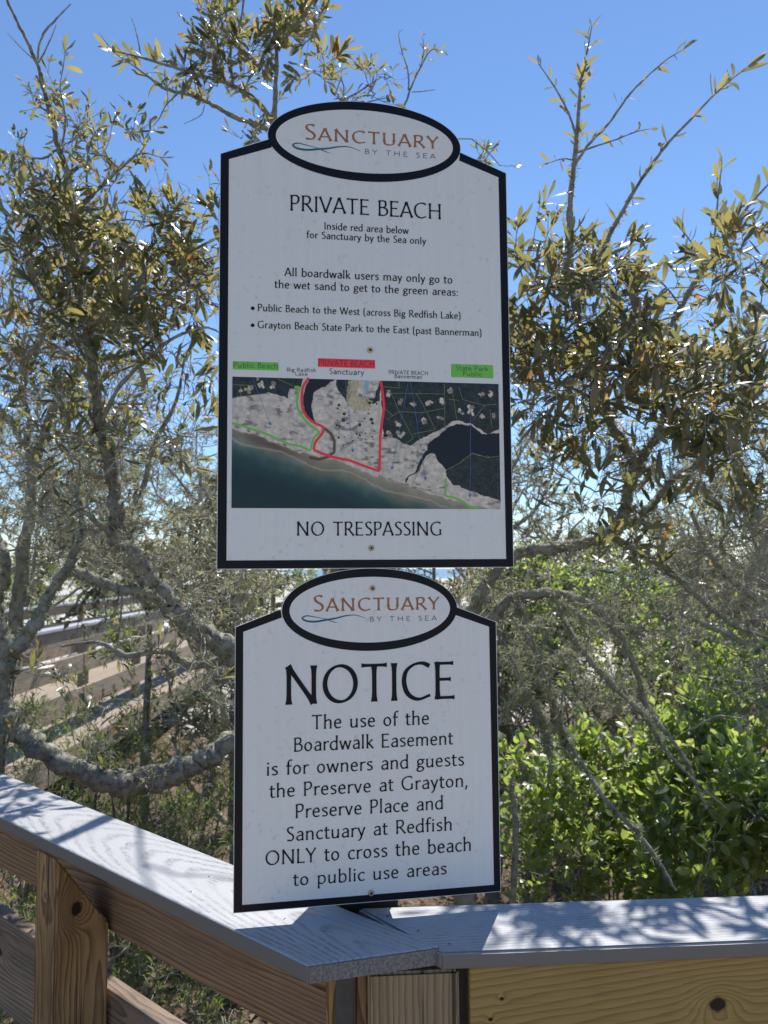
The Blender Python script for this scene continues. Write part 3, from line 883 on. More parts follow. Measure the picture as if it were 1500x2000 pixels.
def make_map():
    nx, ny = 560, 268
    X, Y = np.meshgrid(np.linspace(8, 1467, nx), np.linspace(38, 732, ny))
    Xw = X + 14 * (fbm(X, Y, 40, 3) - .5); Yw = Y + 22 * (fbm(X, Y, 40, 9) - .5)
    col = np.empty((ny, nx, 3))
    c_ = lambda *v: np.array(v, float)
    n1 = fbm(X, Y, 60, 1)[..., None]; n2 = fbm(X, Y, 18, 5)[..., None]; n3 = vnoise(X, Y, 7, 8)[..., None]
    sand = c_(148, 151, 152) + (n2 - .5) * 46
    col[:] = sand
    # smudgy dune scrub on the sand
    sm_ = np.clip((fbm(X * .7, Y * 1.5, 22, 21) - .56) * 6, 0, 1)[..., None] * np.clip((fbm(X, Y, 110, 33) - .38) * 5, 0, 1)[..., None]
    col = col * (1 - .65 * sm_) + c_(62, 64, 68) * .65 * sm_
    # sea below the shore line
    shore = np.interp(Xw, [0, 120, 250, 420, 560, 760, 900, 1050, 1250, 1467], [320, 350, 400, 455, 480, 560, 600, 650, 700, 760]) - 8
    d = Yw - shore
    sea = c_(8, 33, 42) * np.ones_like(col)
    k = np.clip(d / 150, 0, 1)[..., None]
    sh_ = c_(120, 118, 112) * (1 - k) + c_(30, 68, 70) * k
    k2 = np.clip((d - 60) / 170, 0, 1)[..., None]
    seac = sh_ * (1 - k2) + sea * k2 + (n1 - .5) * 26 * (1 - k2)
    bar = np.clip((fbm(X * .4, Y * 1.6 - X * .25, 60, 40) - .5) * 6, 0, 1)[..., None] * np.exp(-((d - 70) / 60) ** 2)[..., None]
    seac = seac * (1 - .4 * bar) + c_(96, 92, 74) * .4 * bar
    brown = np.exp(-(((X - 200) / 190) ** 2)) * np.exp(-((d - 22) / 26) ** 2); brown = brown[..., None]
    seac = seac * (1 - .75 * brown) + c_(62, 48, 42) * .75 * brown
    foam = np.exp(-((d - 52 - 14 * np.sin(X / 60)) / 5) ** 2)[..., None] * .6
    seac = seac * (1 - foam) + c_(140, 135, 125) * foam
    mk = np.clip(d / 6, 0, 1)[..., None]
    col = col * (1 - mk) + seac * mk
    # forests
    for poly in ([(0, 30), (380, 30), (372, 85), (310, 95), (300, 145), (200, 120), (130, 132), (0, 155)],
                 [(805, 30), (1470, 30), (1470, 290), (1400, 320), (1300, 260), (1200, 245), (1120, 310), (1040, 345), (960, 390), (880, 350), (815, 345)],
                 [(1160, 520), (1310, 430), (1470, 450), (1470, 690), (1400, 665), (1300, 640), (1210, 600), (1165, 560)],
                 [(560, 30), (640, 30), (640, 120), (615, 160), (585, 120), (560, 70)],
                 [(700, 140), (770, 130), (800, 30), (800, 150), (760, 165)]):
        mk = inpoly(Xw, Yw, poly)[..., None]
        f = c_(26, 34, 36) + (n3 - .5) * 22 + (n2 - .5) * 26
        col = np.where(mk, f, col)
    # lakes
    for poly, cc in (([(415, 30), (560, 30), (500, 75), (440, 110), (425, 180), (440, 265), (480, 300), (425, 275), (385, 220), (380, 130)], (12, 17, 27)),
                     ([(1060, 380), (1130, 330), (1180, 275), (1230, 262), (1310, 275), (1370, 318), (1470, 315), (1470, 450), (1310, 428), (1165, 518), (1120, 470), (1095, 430), (1070, 430), (1030, 470), (1010, 530), (960, 560), (930, 600), (935, 570), (985, 535), (1015, 470), (1058, 415)], (9, 13, 24))):
        mk = inpoly(Xw, Yw, poly)[..., None]
        col = np.where(mk, c_(*cc) + (n1 - .5) * 8, col)
    # creek outlet
    P = np.array([(490, 300), (530, 330), (550, 370), (548, 430), (520, 455), (470, 470), (420, 462)], float)
    dd_ = np.full(X.shape, 1e9)
    for i in range(len(P) - 1):
        a, b_ = P[i], P[i + 1]; ab = b_ - a
        t = np.clip(((X - a[0]) * ab[0] + (Y - a[1]) * ab[1]) / (ab @ ab), 0, 1)
        dd_ = np.minimum(dd_, np.hypot(X - a[0] - t * ab[0], Y - a[1] - t * ab[1]))
    mk = np.clip(1.5 - dd_ / 7, 0, 1)[..., None]
    col = col * (1 - mk) + c_(66, 52, 46) * mk
    # the bright lot by the beach club, and house roofs
    mk = (inpoly(X, Y, [(625, 40), (690, 40), (668, 120), (760, 150), (740, 208), (650, 200), (612, 150)]) & ((X * .9 + Y) % 17 > 2.5) & ((X - Y * .4) % 23 > 2.5))[..., None]
    col = np.where(mk, c_(132, 132, 108) + (n3 - .5) * 30, col)
    mk = inpoly(Xw, Yw, [(712, 40), (738, 42), (736, 96), (716, 100)])[..., None]; col = np.where(mk, c_(96, 140, 165), col)
    r = np.random.default_rng(77)
    spots = [(1190, 78), (1365, 98), (1430, 95), (1068, 148), (1140, 140), (1250, 190), (1372, 228), (1436, 214), (1040, 260), (912, 330), (900, 270), (978, 165), (915, 150), (1135, 235), (155, 75), (215, 85), (68, 108), (105, 100), (140, 45), (845, 330), (1300, 200), (1300, 170), (840, 105)]
    for sx_, sy_ in spots:
        for _ in range(3):
            cx = sx_ + r.normal() * 8; cy = sy_ + r.normal() * 7; a = r.random() * 3; hw, hh = 6 + r.random() * 9, 5 + r.random() * 7
            u = (X - cx) * math.cos(a) + (Y - cy) * math.sin(a); v = -(X - cx) * math.sin(a) + (Y - cy) * math.cos(a)
            mk = ((abs(u) < hw) & (abs(v) < hh))[..., None]
            b0 = 90 + r.random() * 75
            col = np.where(mk, c_(b0, b0, b0 * .97) + (n3 - .5) * 30, col)
    for _ in range(26):  # round shrubs on the dune
        cx, cy = r.uniform(560, 800), r.uniform(150, 380)
        mk = (np.hypot(X - cx, Y - cy) < r.uniform(3, 11))[..., None]; col = np.where(mk, c_(36, 42, 42), col)
    for cy_, amp in ((250, 0), (300, 10)):
        pass
    dk = np.clip(1 - np.abs(Yw - (255 + (X - 0) * .23)) / 7, 0, 1) * (X < 380) * (fbm(X, Y, 20, 61) > .48)
    col = col * (1 - .6 * dk[..., None]) + c_(60, 62, 66) * .6 * dk[..., None]
    A_ = np.clip(lin(np.clip(col, 0, 255)) / WREF, 0.003, 0.9)
    Uu, Vv = mu(X, Y)
    V = np.stack([Uu, Vv, np.full_like(Uu, 0.0004)], -1).reshape(-1, 3)
    i = np.arange(ny - 1)[:, None] * nx + np.arange(nx - 1)[None, :]
    F = np.stack([i, i + nx, i + nx + 1, i + 1], -1).reshape(-1, 4)
    m, nt = newmat('aerial_map_print'); b = NB(nt)
    a = b.n('ShaderNodeAttribute', attribute_name='paint')
    b.out(b.principled(a.outputs['Color'], 0.4, None, 0.4))
    o = obj('map_print', mesh_np('map_print', V, F, m, True, cattr=np.concatenate([A_, np.ones(A_.shape[:2] + (1,))], -1)), s1)
    o['label'] = 'printed aerial map of beach, lakes and sea'
    return o


mp = make_map()


def ribbon(name, pts, wpx, mat, z, lab=None, wig=0.0, smooth_n=6, parent=None):
    P = np.array([mu(*p) for p in pts]); n = max(2, len(P) * smooth_n)
    if len(P) > 2: Q, _ = resample(np.c_[P, np.zeros(len(P))], np.zeros(len(P)), n); Q = Q[:, :2]
    else: Q = np.array([P[0] * (1 - t) + P[1] * t for t in np.linspace(0, 1, 12)])
    if wig: Q = Q + RNG.normal(size=Q.shape) * wig
    T = np.gradient(Q, axis=0); T /= np.linalg.norm(T, axis=1, keepdims=True); N = np.c_[-T[:, 1], T[:, 0]]
    w_ = wpx / 1459 * (U1 - U0) / 2
    V = []; F = []
    for i in range(len(Q)):
        a = Q[i] + N[i] * w_; b_ = Q[i] - N[i] * w_; V += [(a[0], a[1], z), (b_[0], b_[1], z)]
        if i: F.append((2 * i - 2, 2 * i - 1, 2 * i + 1, 2 * i))
    o = obj(name, pymesh(name, V, F, mat), parent or mp)
    if lab: o['label'] = lab
    return o


ribbon('green_line', [(8, 285), (60, 300), (120, 318), (200, 345), (250, 368), (310, 392), (370, 404), (420, 425)], 11, M_GREEN, 0.0006, 'green line along the western shore', 0.0002)
ribbon('green_line', [(420, 425), (438, 360), (466, 325), (420, 290), (375, 240), (350, 185), (352, 130), (362, 88), (335, 84)], 11, M_GREEN, 0.00065, 'green line beside the red one')
ribbon('red_line', [(413, 34), (385, 75), (376, 120), (378, 190), (400, 240), (440, 275), (488, 298), (482, 335), (450, 375), (437, 420)], 14, M_RED, 0.0007, 'red line round the western side')
ribbon('red_line', [(437, 420), (500, 445), (560, 462), (630, 475), (700, 500), (745, 515), (793, 530)], 14, M_RED, 0.00075, 'red line along the shore', 0.0001)
ribbon('red_line', [(793, 530), (796, 440), (800, 330), (812, 240), (820, 180), (812, 100), (803, 38)], 14, M_RED, 0.0008, 'red line on the eastern side')
ribbon('green_line', [(1160, 566), (1158, 610), (1157, 658), (1200, 670), (1250, 690), (1290, 718), (1342, 726)], 11, M_GREEN, 0.00065, 'green line on the eastern shore', 0.0001)


def arrow(p, q):
    ribbon('arrow', [p, q], 2.0, M_BLUE, 0.0009)
    a = np.array(mu(*p)); b_ = np.array(mu(*q)); d = (b_ - a) / np.linalg.norm(b_ - a); n = np.array([-d[1], d[0]])
    s = 0.0032
    V = [tuple(b_ + d * s) + (0.00095,), tuple(b_ - d * s + n * s * .95) + (0.00095,), tuple(b_ - d * s - n * s * .95) + (0.00095,)]
    obj('arrow_head', pymesh('arrow_head', V, [(0, 1, 2)], M_BLUE), mp)


for p, q in [((115, 50), (208, 288)), ((610, 40), (648, 424)), ((955, 44), (862, 515)), ((970, 44), (1046, 570)), ((1305, 200), (1294, 662))]:
    arrow(p, q)
YL = [[(793, 532), (795, 562)], [(795, 562), (930, 598)], [(970, 610), (1155, 660)], [(970, 612), (1018, 500)], [(1158, 45), (1158, 280)], [(1018, 500), (1090, 425)], [(1165, 520), (1240, 480)], [(1240, 480), (1312, 425)], [(1312, 425), (1400, 450)], [(1400, 450), (1462, 440)],
      [(10, 82), (120, 82)], [(50, 82), (52, 140)], [(90, 82), (88, 132)], [(10, 150), (210, 120)], [(235, 38), (330, 80)],
      [(860, 105), (1160, 102)], [(812, 70), (905, 75)], [(905, 40), (905, 75)], [(860, 105), (905, 205)], [(905, 205), (1030, 208)], [(1030, 208), (1160, 180)], [(905, 205), (980, 350)], [(980, 350), (930, 385)], [(905, 205), (835, 250)], [(820, 185), (870, 230)],
      [(1000, 105), (1045, 180)], [(1045, 180), (1105, 300)], [(980, 325), (1105, 300)], [(1210, 130), (1225, 240)], [(1240, 60), (1260, 130)], [(1260, 130), (1380, 160)], [(1380, 160), (1455, 150)], [(1320, 240), (1385, 160)], [(1200, 60), (1210, 130)], [(1415, 180), (1425, 280)], [(1180, 130), (1240, 135)]]
for a_, b_ in YL: ribbon('boundary_line', [a_, b_], 2.6, M_YEL, 0.00055)
s1['kind_note'] = 'flat print'
del s1['kind_note']

s2 = build_sign('boardwalk_notice_sign', (-0.0249, 1.2627, 1.0914), 0.1714, 0.2143, 0.4367, 0.1440, 0.4638, 0.0118,
                (0.0028, 0.4612), 0.1446, 0.0668, 0.1326, 0.0533,
                'lower white sign headed NOTICE with black border and oval crest, just above the rail', 0.0108, 'notice signs on the dark post')
letters(s2, 'SANCTUARY', -0.0905, 0.1150, 0.4596, 0.0256, M_BROWN, caps2=0.80, sp=6, **LG)
letters(s2, 'BY THE SEA', 0.0007, 0.1122, 0.4415, 0.0081, M_GREYT, thick=14, thin=11.5, flare=0, sp=26, spw=34)
swoosh(s2, -0.1093, -0.0062, 0.4403, 0.0125)
letters(s2, 'NOTICE', -0.1343, 0.1397, 0.3130, 0.0606, thick=13, thin=6.5, flare=0.5)
MD = dict(thick=12.5, thin=7.5, flare=0.45, sp=2.5, spw=36)
for s_, a_, b_, v_, c_ in (('The use of the', -.0924, .0966, .2730, .0222), ('Boardwalk Easement', -.1215, .1364, .2391, .0218), ('is for owners and guests', -.1640, .1547, .2042, .0217),
                           ('the Preserve at Grayton,', -.1590, .1613, .1700, .0216), ('Preserve Place and', -.1189, .1190, .1364, .0215), ('Sanctuary at Redfish', -.1329, .1336, .1019, .0214),
                           ('ONLY to cross the beach', -.1654, .1653, .0675, .0219), ('to public use areas', -.1218, .1231, .0333, .0205)):
    letters(s2, s_, a_, b_, v_, c_, **MD)
for (u, v) in ((0.0052, 0.4955), (0.0001, 0.0135)): sign_screw(s2, u, v)

# dark post carrying both signs, standing behind the caps
M_PPOST = plain('black_painted_post', (0.014, 0.015, 0.02), 0.5, 0.3, 40)
me = box_mesh('sign_post', 0.098, 0.09, 2.98, M_PPOST, 0.003, 2)
spo = bpy.data.objects.new('sign_post', me)
spo.matrix_world = Matrix.Translation((-0.036, 1.365, 2.25)) @ Matrix.Rotation(0.157, 4, 'Z')
link(spo); tag(spo, 'black square post behind the two signs, seen in the gap between them', 'post')
for z_ in (2.15, 1.72, 1.5, 1.16):
    o = bpy.data.objects.new('mounting_block', box_mesh('mounting_block', 0.09, 0.04, 0.05, M_PPOST, 0.002, 1)); o.matrix_world = Matrix.Translation((-0.028, 1.297, z_)) @ Matrix.Rotation(0.157, 4, 'Z'); link(o); o.parent = spo; o.matrix_parent_inverse = spo.matrix_world.inverted()

# ================================================================== FAR BOARDWALK
W_FAR = wood('weathered_boardwalk_wood', (0.42, 0.34, 0.25), (0.24, 0.175, 0.12), 90, 0.03, -0.1, 0.01, 0.02, grey=0.5, greycol=(0.30, 0.27, 0.235))
M_FCAP = plain('grey_far_cap', (0.36, 0.37, 0.40), 0.5, 0.12, 8)
bw = empty('boardwalk', (-4.2, 4.6, 0.0), 'weathered raised boardwalk leading away at left behind the oak, grey capped rails', 'boardwalk')


def bplace(name, me, c, tilt=0.0, ang=90):
    o = bpy.data.objects.new(name, me)
    o.matrix_world = Matrix.Translation(Vector(c)) @ Matrix.Rotation(rad(ang), 4, 'Z') @ Matrix.Rotation(tilt, 4, 'Y')
    link(o); o.parent = bw; o.matrix_parent_inverse = Matrix.Translation(-bw.location)
    return o


db = box_mesh('deck_board', 2.62, 0.138, 0.036, W_FAR, 0.003, 1)
for i in range(98):
    o = bplace('deck_board', db, (-4.24 + 0.012 * math.sin(i * 2.1), 4.7 + i * 0.145, 0.0), 0, random.uniform(-.15, .15))
for sx_, z_ in ((-3.17, 0), (-5.33, 0)):
    for k in range(4):
        bplace('cap_board', box_mesh('cap_board', 3.49, 0.145, 0.03, M_FCAP, 0.004, 2), (sx_, 6.3 + 3.5 * k, 1.07))
        for (zt_, h_) in ((1.035, 0.14), (0.76, 0.19), (0.42, 0.22)):
            bplace('rail_board', box_mesh('rail_board', 3.47, 0.038, h_, W_FAR, 0.003, 1), (sx_ + (0.03 if sx_ > -4 else -0.03), 6.3 + 3.5 * k, zt_))
    pm = box_mesh('post', 0.09, 0.09, 1.75, W_FAR, 0.004, 1)
    for k in range(8):
        bplace('post', pm, (sx_ - (0.036 if sx_ > -4 else -0.036), 4.75 + 1.75 * k, 1.038))
for sx_ in (-2.925, -5.555):
    bplace('fascia_board', box_mesh('fascia_board', 14.2, 0.04, 0.235, W_FAR, 0.004, 1), (sx_, 11.72, -0.004))

# ================================================================== FOLIAGE
def nrm(v): return v / (np.linalg.norm(v, axis=-1, keepdims=True) + 1e-12)


def leaf_template(rows, width, curl, fold, belly=0.5, serr=0.0, seed=0):
    r = np.random.default_rng(seed)
    t = np.linspace(0, 1, rows + 1)
    prof = np.sin(np.pi * t ** (math.log(0.5) / math.log(belly))) ** 0.62 * width / 2
    prof[0] = 0.012; prof[-1] = 0.008
    ang = curl * t
    dx = np.cos(ang); dz = -np.sin(ang)
    x = np.concatenate([[0], np.cumsum((dx[1:] + dx[:-1]) / 2)]) / rows
    z = np.concatenate([[0], np.cumsum((dz[1:] + dz[:-1]) / 2)]) / rows
    side = r.normal() * 0.05 * np.sin(t * 3)
    V = []
    for i in range(rows + 1):
        wv = prof[i] * (1 + serr * r.normal())
        f = fold * prof[i] * (1 + .4 * math.sin(i * 1.7 + seed))
        V += [(x[i], wv + side[i], z[i] + f), (x[i], side[i], z[i]), (x[i], -wv + side[i], z[i] + f * (1 + .3 * r.normal()))]
    F = []
    for i in range(rows):
        a = i * 3
        F += [(a, a + 1, a + 4, a + 3), (a + 1, a + 2, a + 5, a + 4)]
    return np.array(V), np.array(F)[:, ::-1]


OAK_T = [leaf_template(6, random.uniform(.18, .27), random.uniform(-.3, 1.1), random.uniform(-.5, .1), random.uniform(.48, .62), 0.02, i) for i in range(12)]
OVAL_T = [leaf_template(4, random.uniform(.46, .6), random.uniform(-.2, .9), random.uniform(.0, .35), .58, 0.03, 20 + i) for i in range(6)]
SMALL_T = [leaf_template(2, random.uniform(.3, .5), random.uniform(0, .8), .3, .5, 0, 40 + i) for i in range(4)]
NARROW_T = [leaf_template(2, random.uniform(.12, .18), random.uniform(-.2, .8), .2, .5, 0, 50 + i) for i in range(4)]
LITTER_T = [leaf_template(2, random.uniform(.35, .55), random.uniform(.3, 1.4), .5, .5, 0, 60 + i) for i in range(5)]


def leaf_mat(name, stops, trans, tfac=0.35, rough=0.32, spec=0.6, coat=1.0):
    m, nt = newmat(name); b = NB(nt)
    a = b.n('ShaderNodeAttribute', attribute_name='rnd').outputs['Fac']
    col = b.ramp(a, stops)
    tc = b.n('ShaderNodeTexCoord').outputs['Object']
    nz = b.noise(tc, 60, 3)
    col = b.mix(0.5, col, b.ramp(nz, [(0.3, (0.5, 0.5, 0.5)), (0.7, (1, 1, 1))]), 'MULTIPLY')
    geo = b.n('ShaderNodeNewGeometry')
    under = b.mix(0.35, col, (0.17, 0.17, 0.12))
    c2 = b.mix(geo.outputs['Backfacing'], col, under)
    rg = b.math('ADD', b.math('MULTIPLY', geo.outputs['Backfacing'], 0.3), rough)
    p = b.principled(c2, rg, None, spec); p.node.inputs['Coat Weight'].default_value = coat; p.node.inputs['Coat Roughness'].default_value = 0.34
    tr = b.n('ShaderNodeBsdfTranslucent'); b.l(b.ramp(a, trans), tr.inputs[0])
    mx = b.n('ShaderNodeMixShader'); mx.inputs[0].default_value = tfac
    b.l(p, mx.inputs[1]); b.l(tr.outputs[0], mx.inputs[2])
    b.out(mx.outputs[0])
    return m


M_OAK = leaf_mat('oak_leaf', [(0.0, (0.028, 0.045, 0.030)), (0.45, (0.065, 0.07, 0.036)), (0.8, (0.13, 0.10, 0.05)), (0.93, (0.19, 0.10, 0.05)), (1.0, (0.28, 0.12, 0.035))],
                 [(0.0, (0.10, 0.13, 0.06)), (0.4, (0.385, 0.36, 0.115)), (0.8, (0.55, 0.44, 0.13)), (1.0, (0.72, 0.30, 0.08))], 0.42, 0.3, 1.0)
M_BGL = leaf_mat('distant_oak_leaf', [(0.0, (0.04, 0.055, 0.028)), (0.6, (0.09, 0.095, 0.045)), (1.0, (0.17, 0.13, 0.06))],
                 [(0.0, (0.25, 0.27, 0.10)), (1.0, (0.55, 0.46, 0.18))], 0.4, 0.4, 0.6, 0.25)
M_SHRUB = leaf_mat('shrub_leaf', [(0.0, (0.03, 0.07, 0.02)), (0.5, (0.085, 0.16, 0.03)), (1.0, (0.22, 0.28, 0.06))],
                   [(0.0, (0.22, 0.38, 0.06)), (0.5, (0.50, 0.64, 0.11)), (1.0, (0.80, 0.82, 0.22))], 0.48, 0.3, 1.0)
M_FERN = leaf_mat('fine_green_leaf', [(0.0, (0.03, 0.06, 0.018)), (1.0, (0.09, 0.13, 0.03))], [(0.0, (0.18, 0.30, 0.04)), (1.0, (0.44, 0.52, 0.09))], 0.42, 0.4, 0.5, 0.3)
M_LITTER = leaf_mat('dry_leaf', [(0.0, (0.05, 0.03, 0.018)), (0.5, (0.17, 0.11, 0.065)), (1.0, (0.34, 0.25, 0.17))], [(0.0, (0.1, 0.06, 0.03)), (1.0, (0.3, 0.2, 0.1))], 0.1, 0.6, 0.3, 0.0)


def bark(name, dark, mid, lichen, amt, scale=60):
    m, nt = newmat(name); b = NB(nt)
    p = b.n('ShaderNodeTexCoord').outputs['Object']
    n1 = b.noise(p, scale, 5, 0.7); n2 = b.noise(p, scale * .28, 4, 0.6); n3 = b.noise(p, scale * 2.5, 3, .6)
    c = b.ramp(n1, [(0.35, dark), (0.65, mid)])
    f = b.ramp(n2, [(1 - amt - .2, (0, 0, 0)), (1 - amt + .08, (1, 1, 1))])
    lc = b.ramp(n3, [(0.3, tuple(v * .5 for v in lichen)), (0.7, lichen)])
    c = b.mix(f, c, lc)
    b.out(b.principled(c, 0.85, b.bump(n1, 0.9, 0.006), 0.25))
    return m


M_BARK = bark('oak_bark', (0.03, 0.022, 0.016), (0.20, 0.165, 0.125), (0.44, 0.43, 0.35), 0.52, 130)
M_BARK2 = bark('smooth_grey_bark', (0.055, 0.043, 0.033), (0.19, 0.155, 0.12), (0.38, 0.37, 0.30), 0.42, 90)
M_TWIG = bark('twig_bark', (0.06, 0.047, 0.034), (0.27, 0.225, 0.17), (0.56, 0.54, 0.42), 0.48, 50)
M_LICHEN = leaf_mat('pale_lichen', [(0.0, (0.25, 0.26, 0.15)), (1.0, (0.50, 0.50, 0.33))], [(0.0, (0.45, 0.46, 0.3)), (1.0, (0.6, 0.6, 0.42))], 0.35, 0.8, 0.2, 0.0)


def basis(D, up=0.35, rng=RNG):
    """frames for leaves: X along D, Z a blade normal leaning upwards"""
    X = nrm(D)
    Zr = rng.normal(size=X.shape) * 0.75; Zr[:, 2] += up * 2.2
    Z = nrm(Zr - (Zr * X).sum(1, keepdims=True) * X)
    Y = np.cross(Z, X)
    return X, Y, Z


def batch(Tm, P, D, Sz, rnd, up=0.35, wsc=None):
    """merge many leaves into V, F, attribute"""
    if len(P) == 0: return None
    X, Y, Z = basis(D, up)
    return batch_f(Tm, P, X, Y, Z, Sz, rnd)


def batch_f(Tm, P, X, Y, Z, Sz, rnd):
    k = len(Tm); idx = RNG.integers(0, k, len(P))
    Vs = []; Fs = []; As = []; base = 0
    for j in range(k):
        s = np.where(idx == j)[0]
        if len(s) == 0: continue
        V, F = Tm[j]
        W = (X[s][:, None, :] * V[None, :, 0:1] + Y[s][:, None, :] * V[None, :, 1:2] + Z[s][:, None, :] * V[None, :, 2:3]) * Sz[s][:, None, None] + P[s][:, None, :]
        Vs.append(W.reshape(-1, 3)); Fs.append((F[None] + (np.arange(len(s)) * len(V))[:, None, None]).reshape(-1, 4) + base)
        As.append(np.repeat(rnd[s], len(V))); base += len(s) * len(V)
    return np.vstack(Vs), np.vstack(Fs), np.concatenate(As)


def walk(S0, D, L, K=6, wob=0.25, up=0.0, arch=None):
    N = len(S0); P = np.empty((N, K, 3)); P[:, 0] = S0; d = nrm(D)
    for k in range(1, K):
        d = d + RNG.normal(size=d.shape) * wob; d[:, 2] += up
        d = nrm(d); P[:, k] = P[:, k - 1] + d * (L / (K - 1))[:, None]
    return P


def taper(R0, K, end=0.45):
    return R0[:, None] * np.linspace(1, end, K)[None, :]


def spawn(P, R, L, m, a0=28, a1=70, lf=(.35, .7), rf=.6, t0=.2, up=0.0):
    N, K, _ = P.shape
    i = np.repeat(np.arange(N), m); t = t0 + (1 - t0) * RNG.random(N * m)
    f = t * (K - 1); k = np.minimum(f.astype(int), K - 2); f = (f - k)[:, None]
    S_ = P[i, k] * (1 - f) + P[i, k + 1] * f
    T = nrm(P[i, k + 1] - P[i, k])
    Q = RNG.normal(size=T.shape); Q[:, 2] += up; Q = nrm(Q - (Q * T).sum(1, keepdims=True) * T)
    a = np.radians(RNG.uniform(a0, a1, N * m))[:, None]
    D = T * np.cos(a) + Q * np.sin(a)
    Ln = L[i] * RNG.uniform(lf[0], lf[1], N * m) * (1 - .35 * t)
    Rn = np.minimum(R[i, k] * rf, R[i, k])
    return S_, D, Ln, Rn


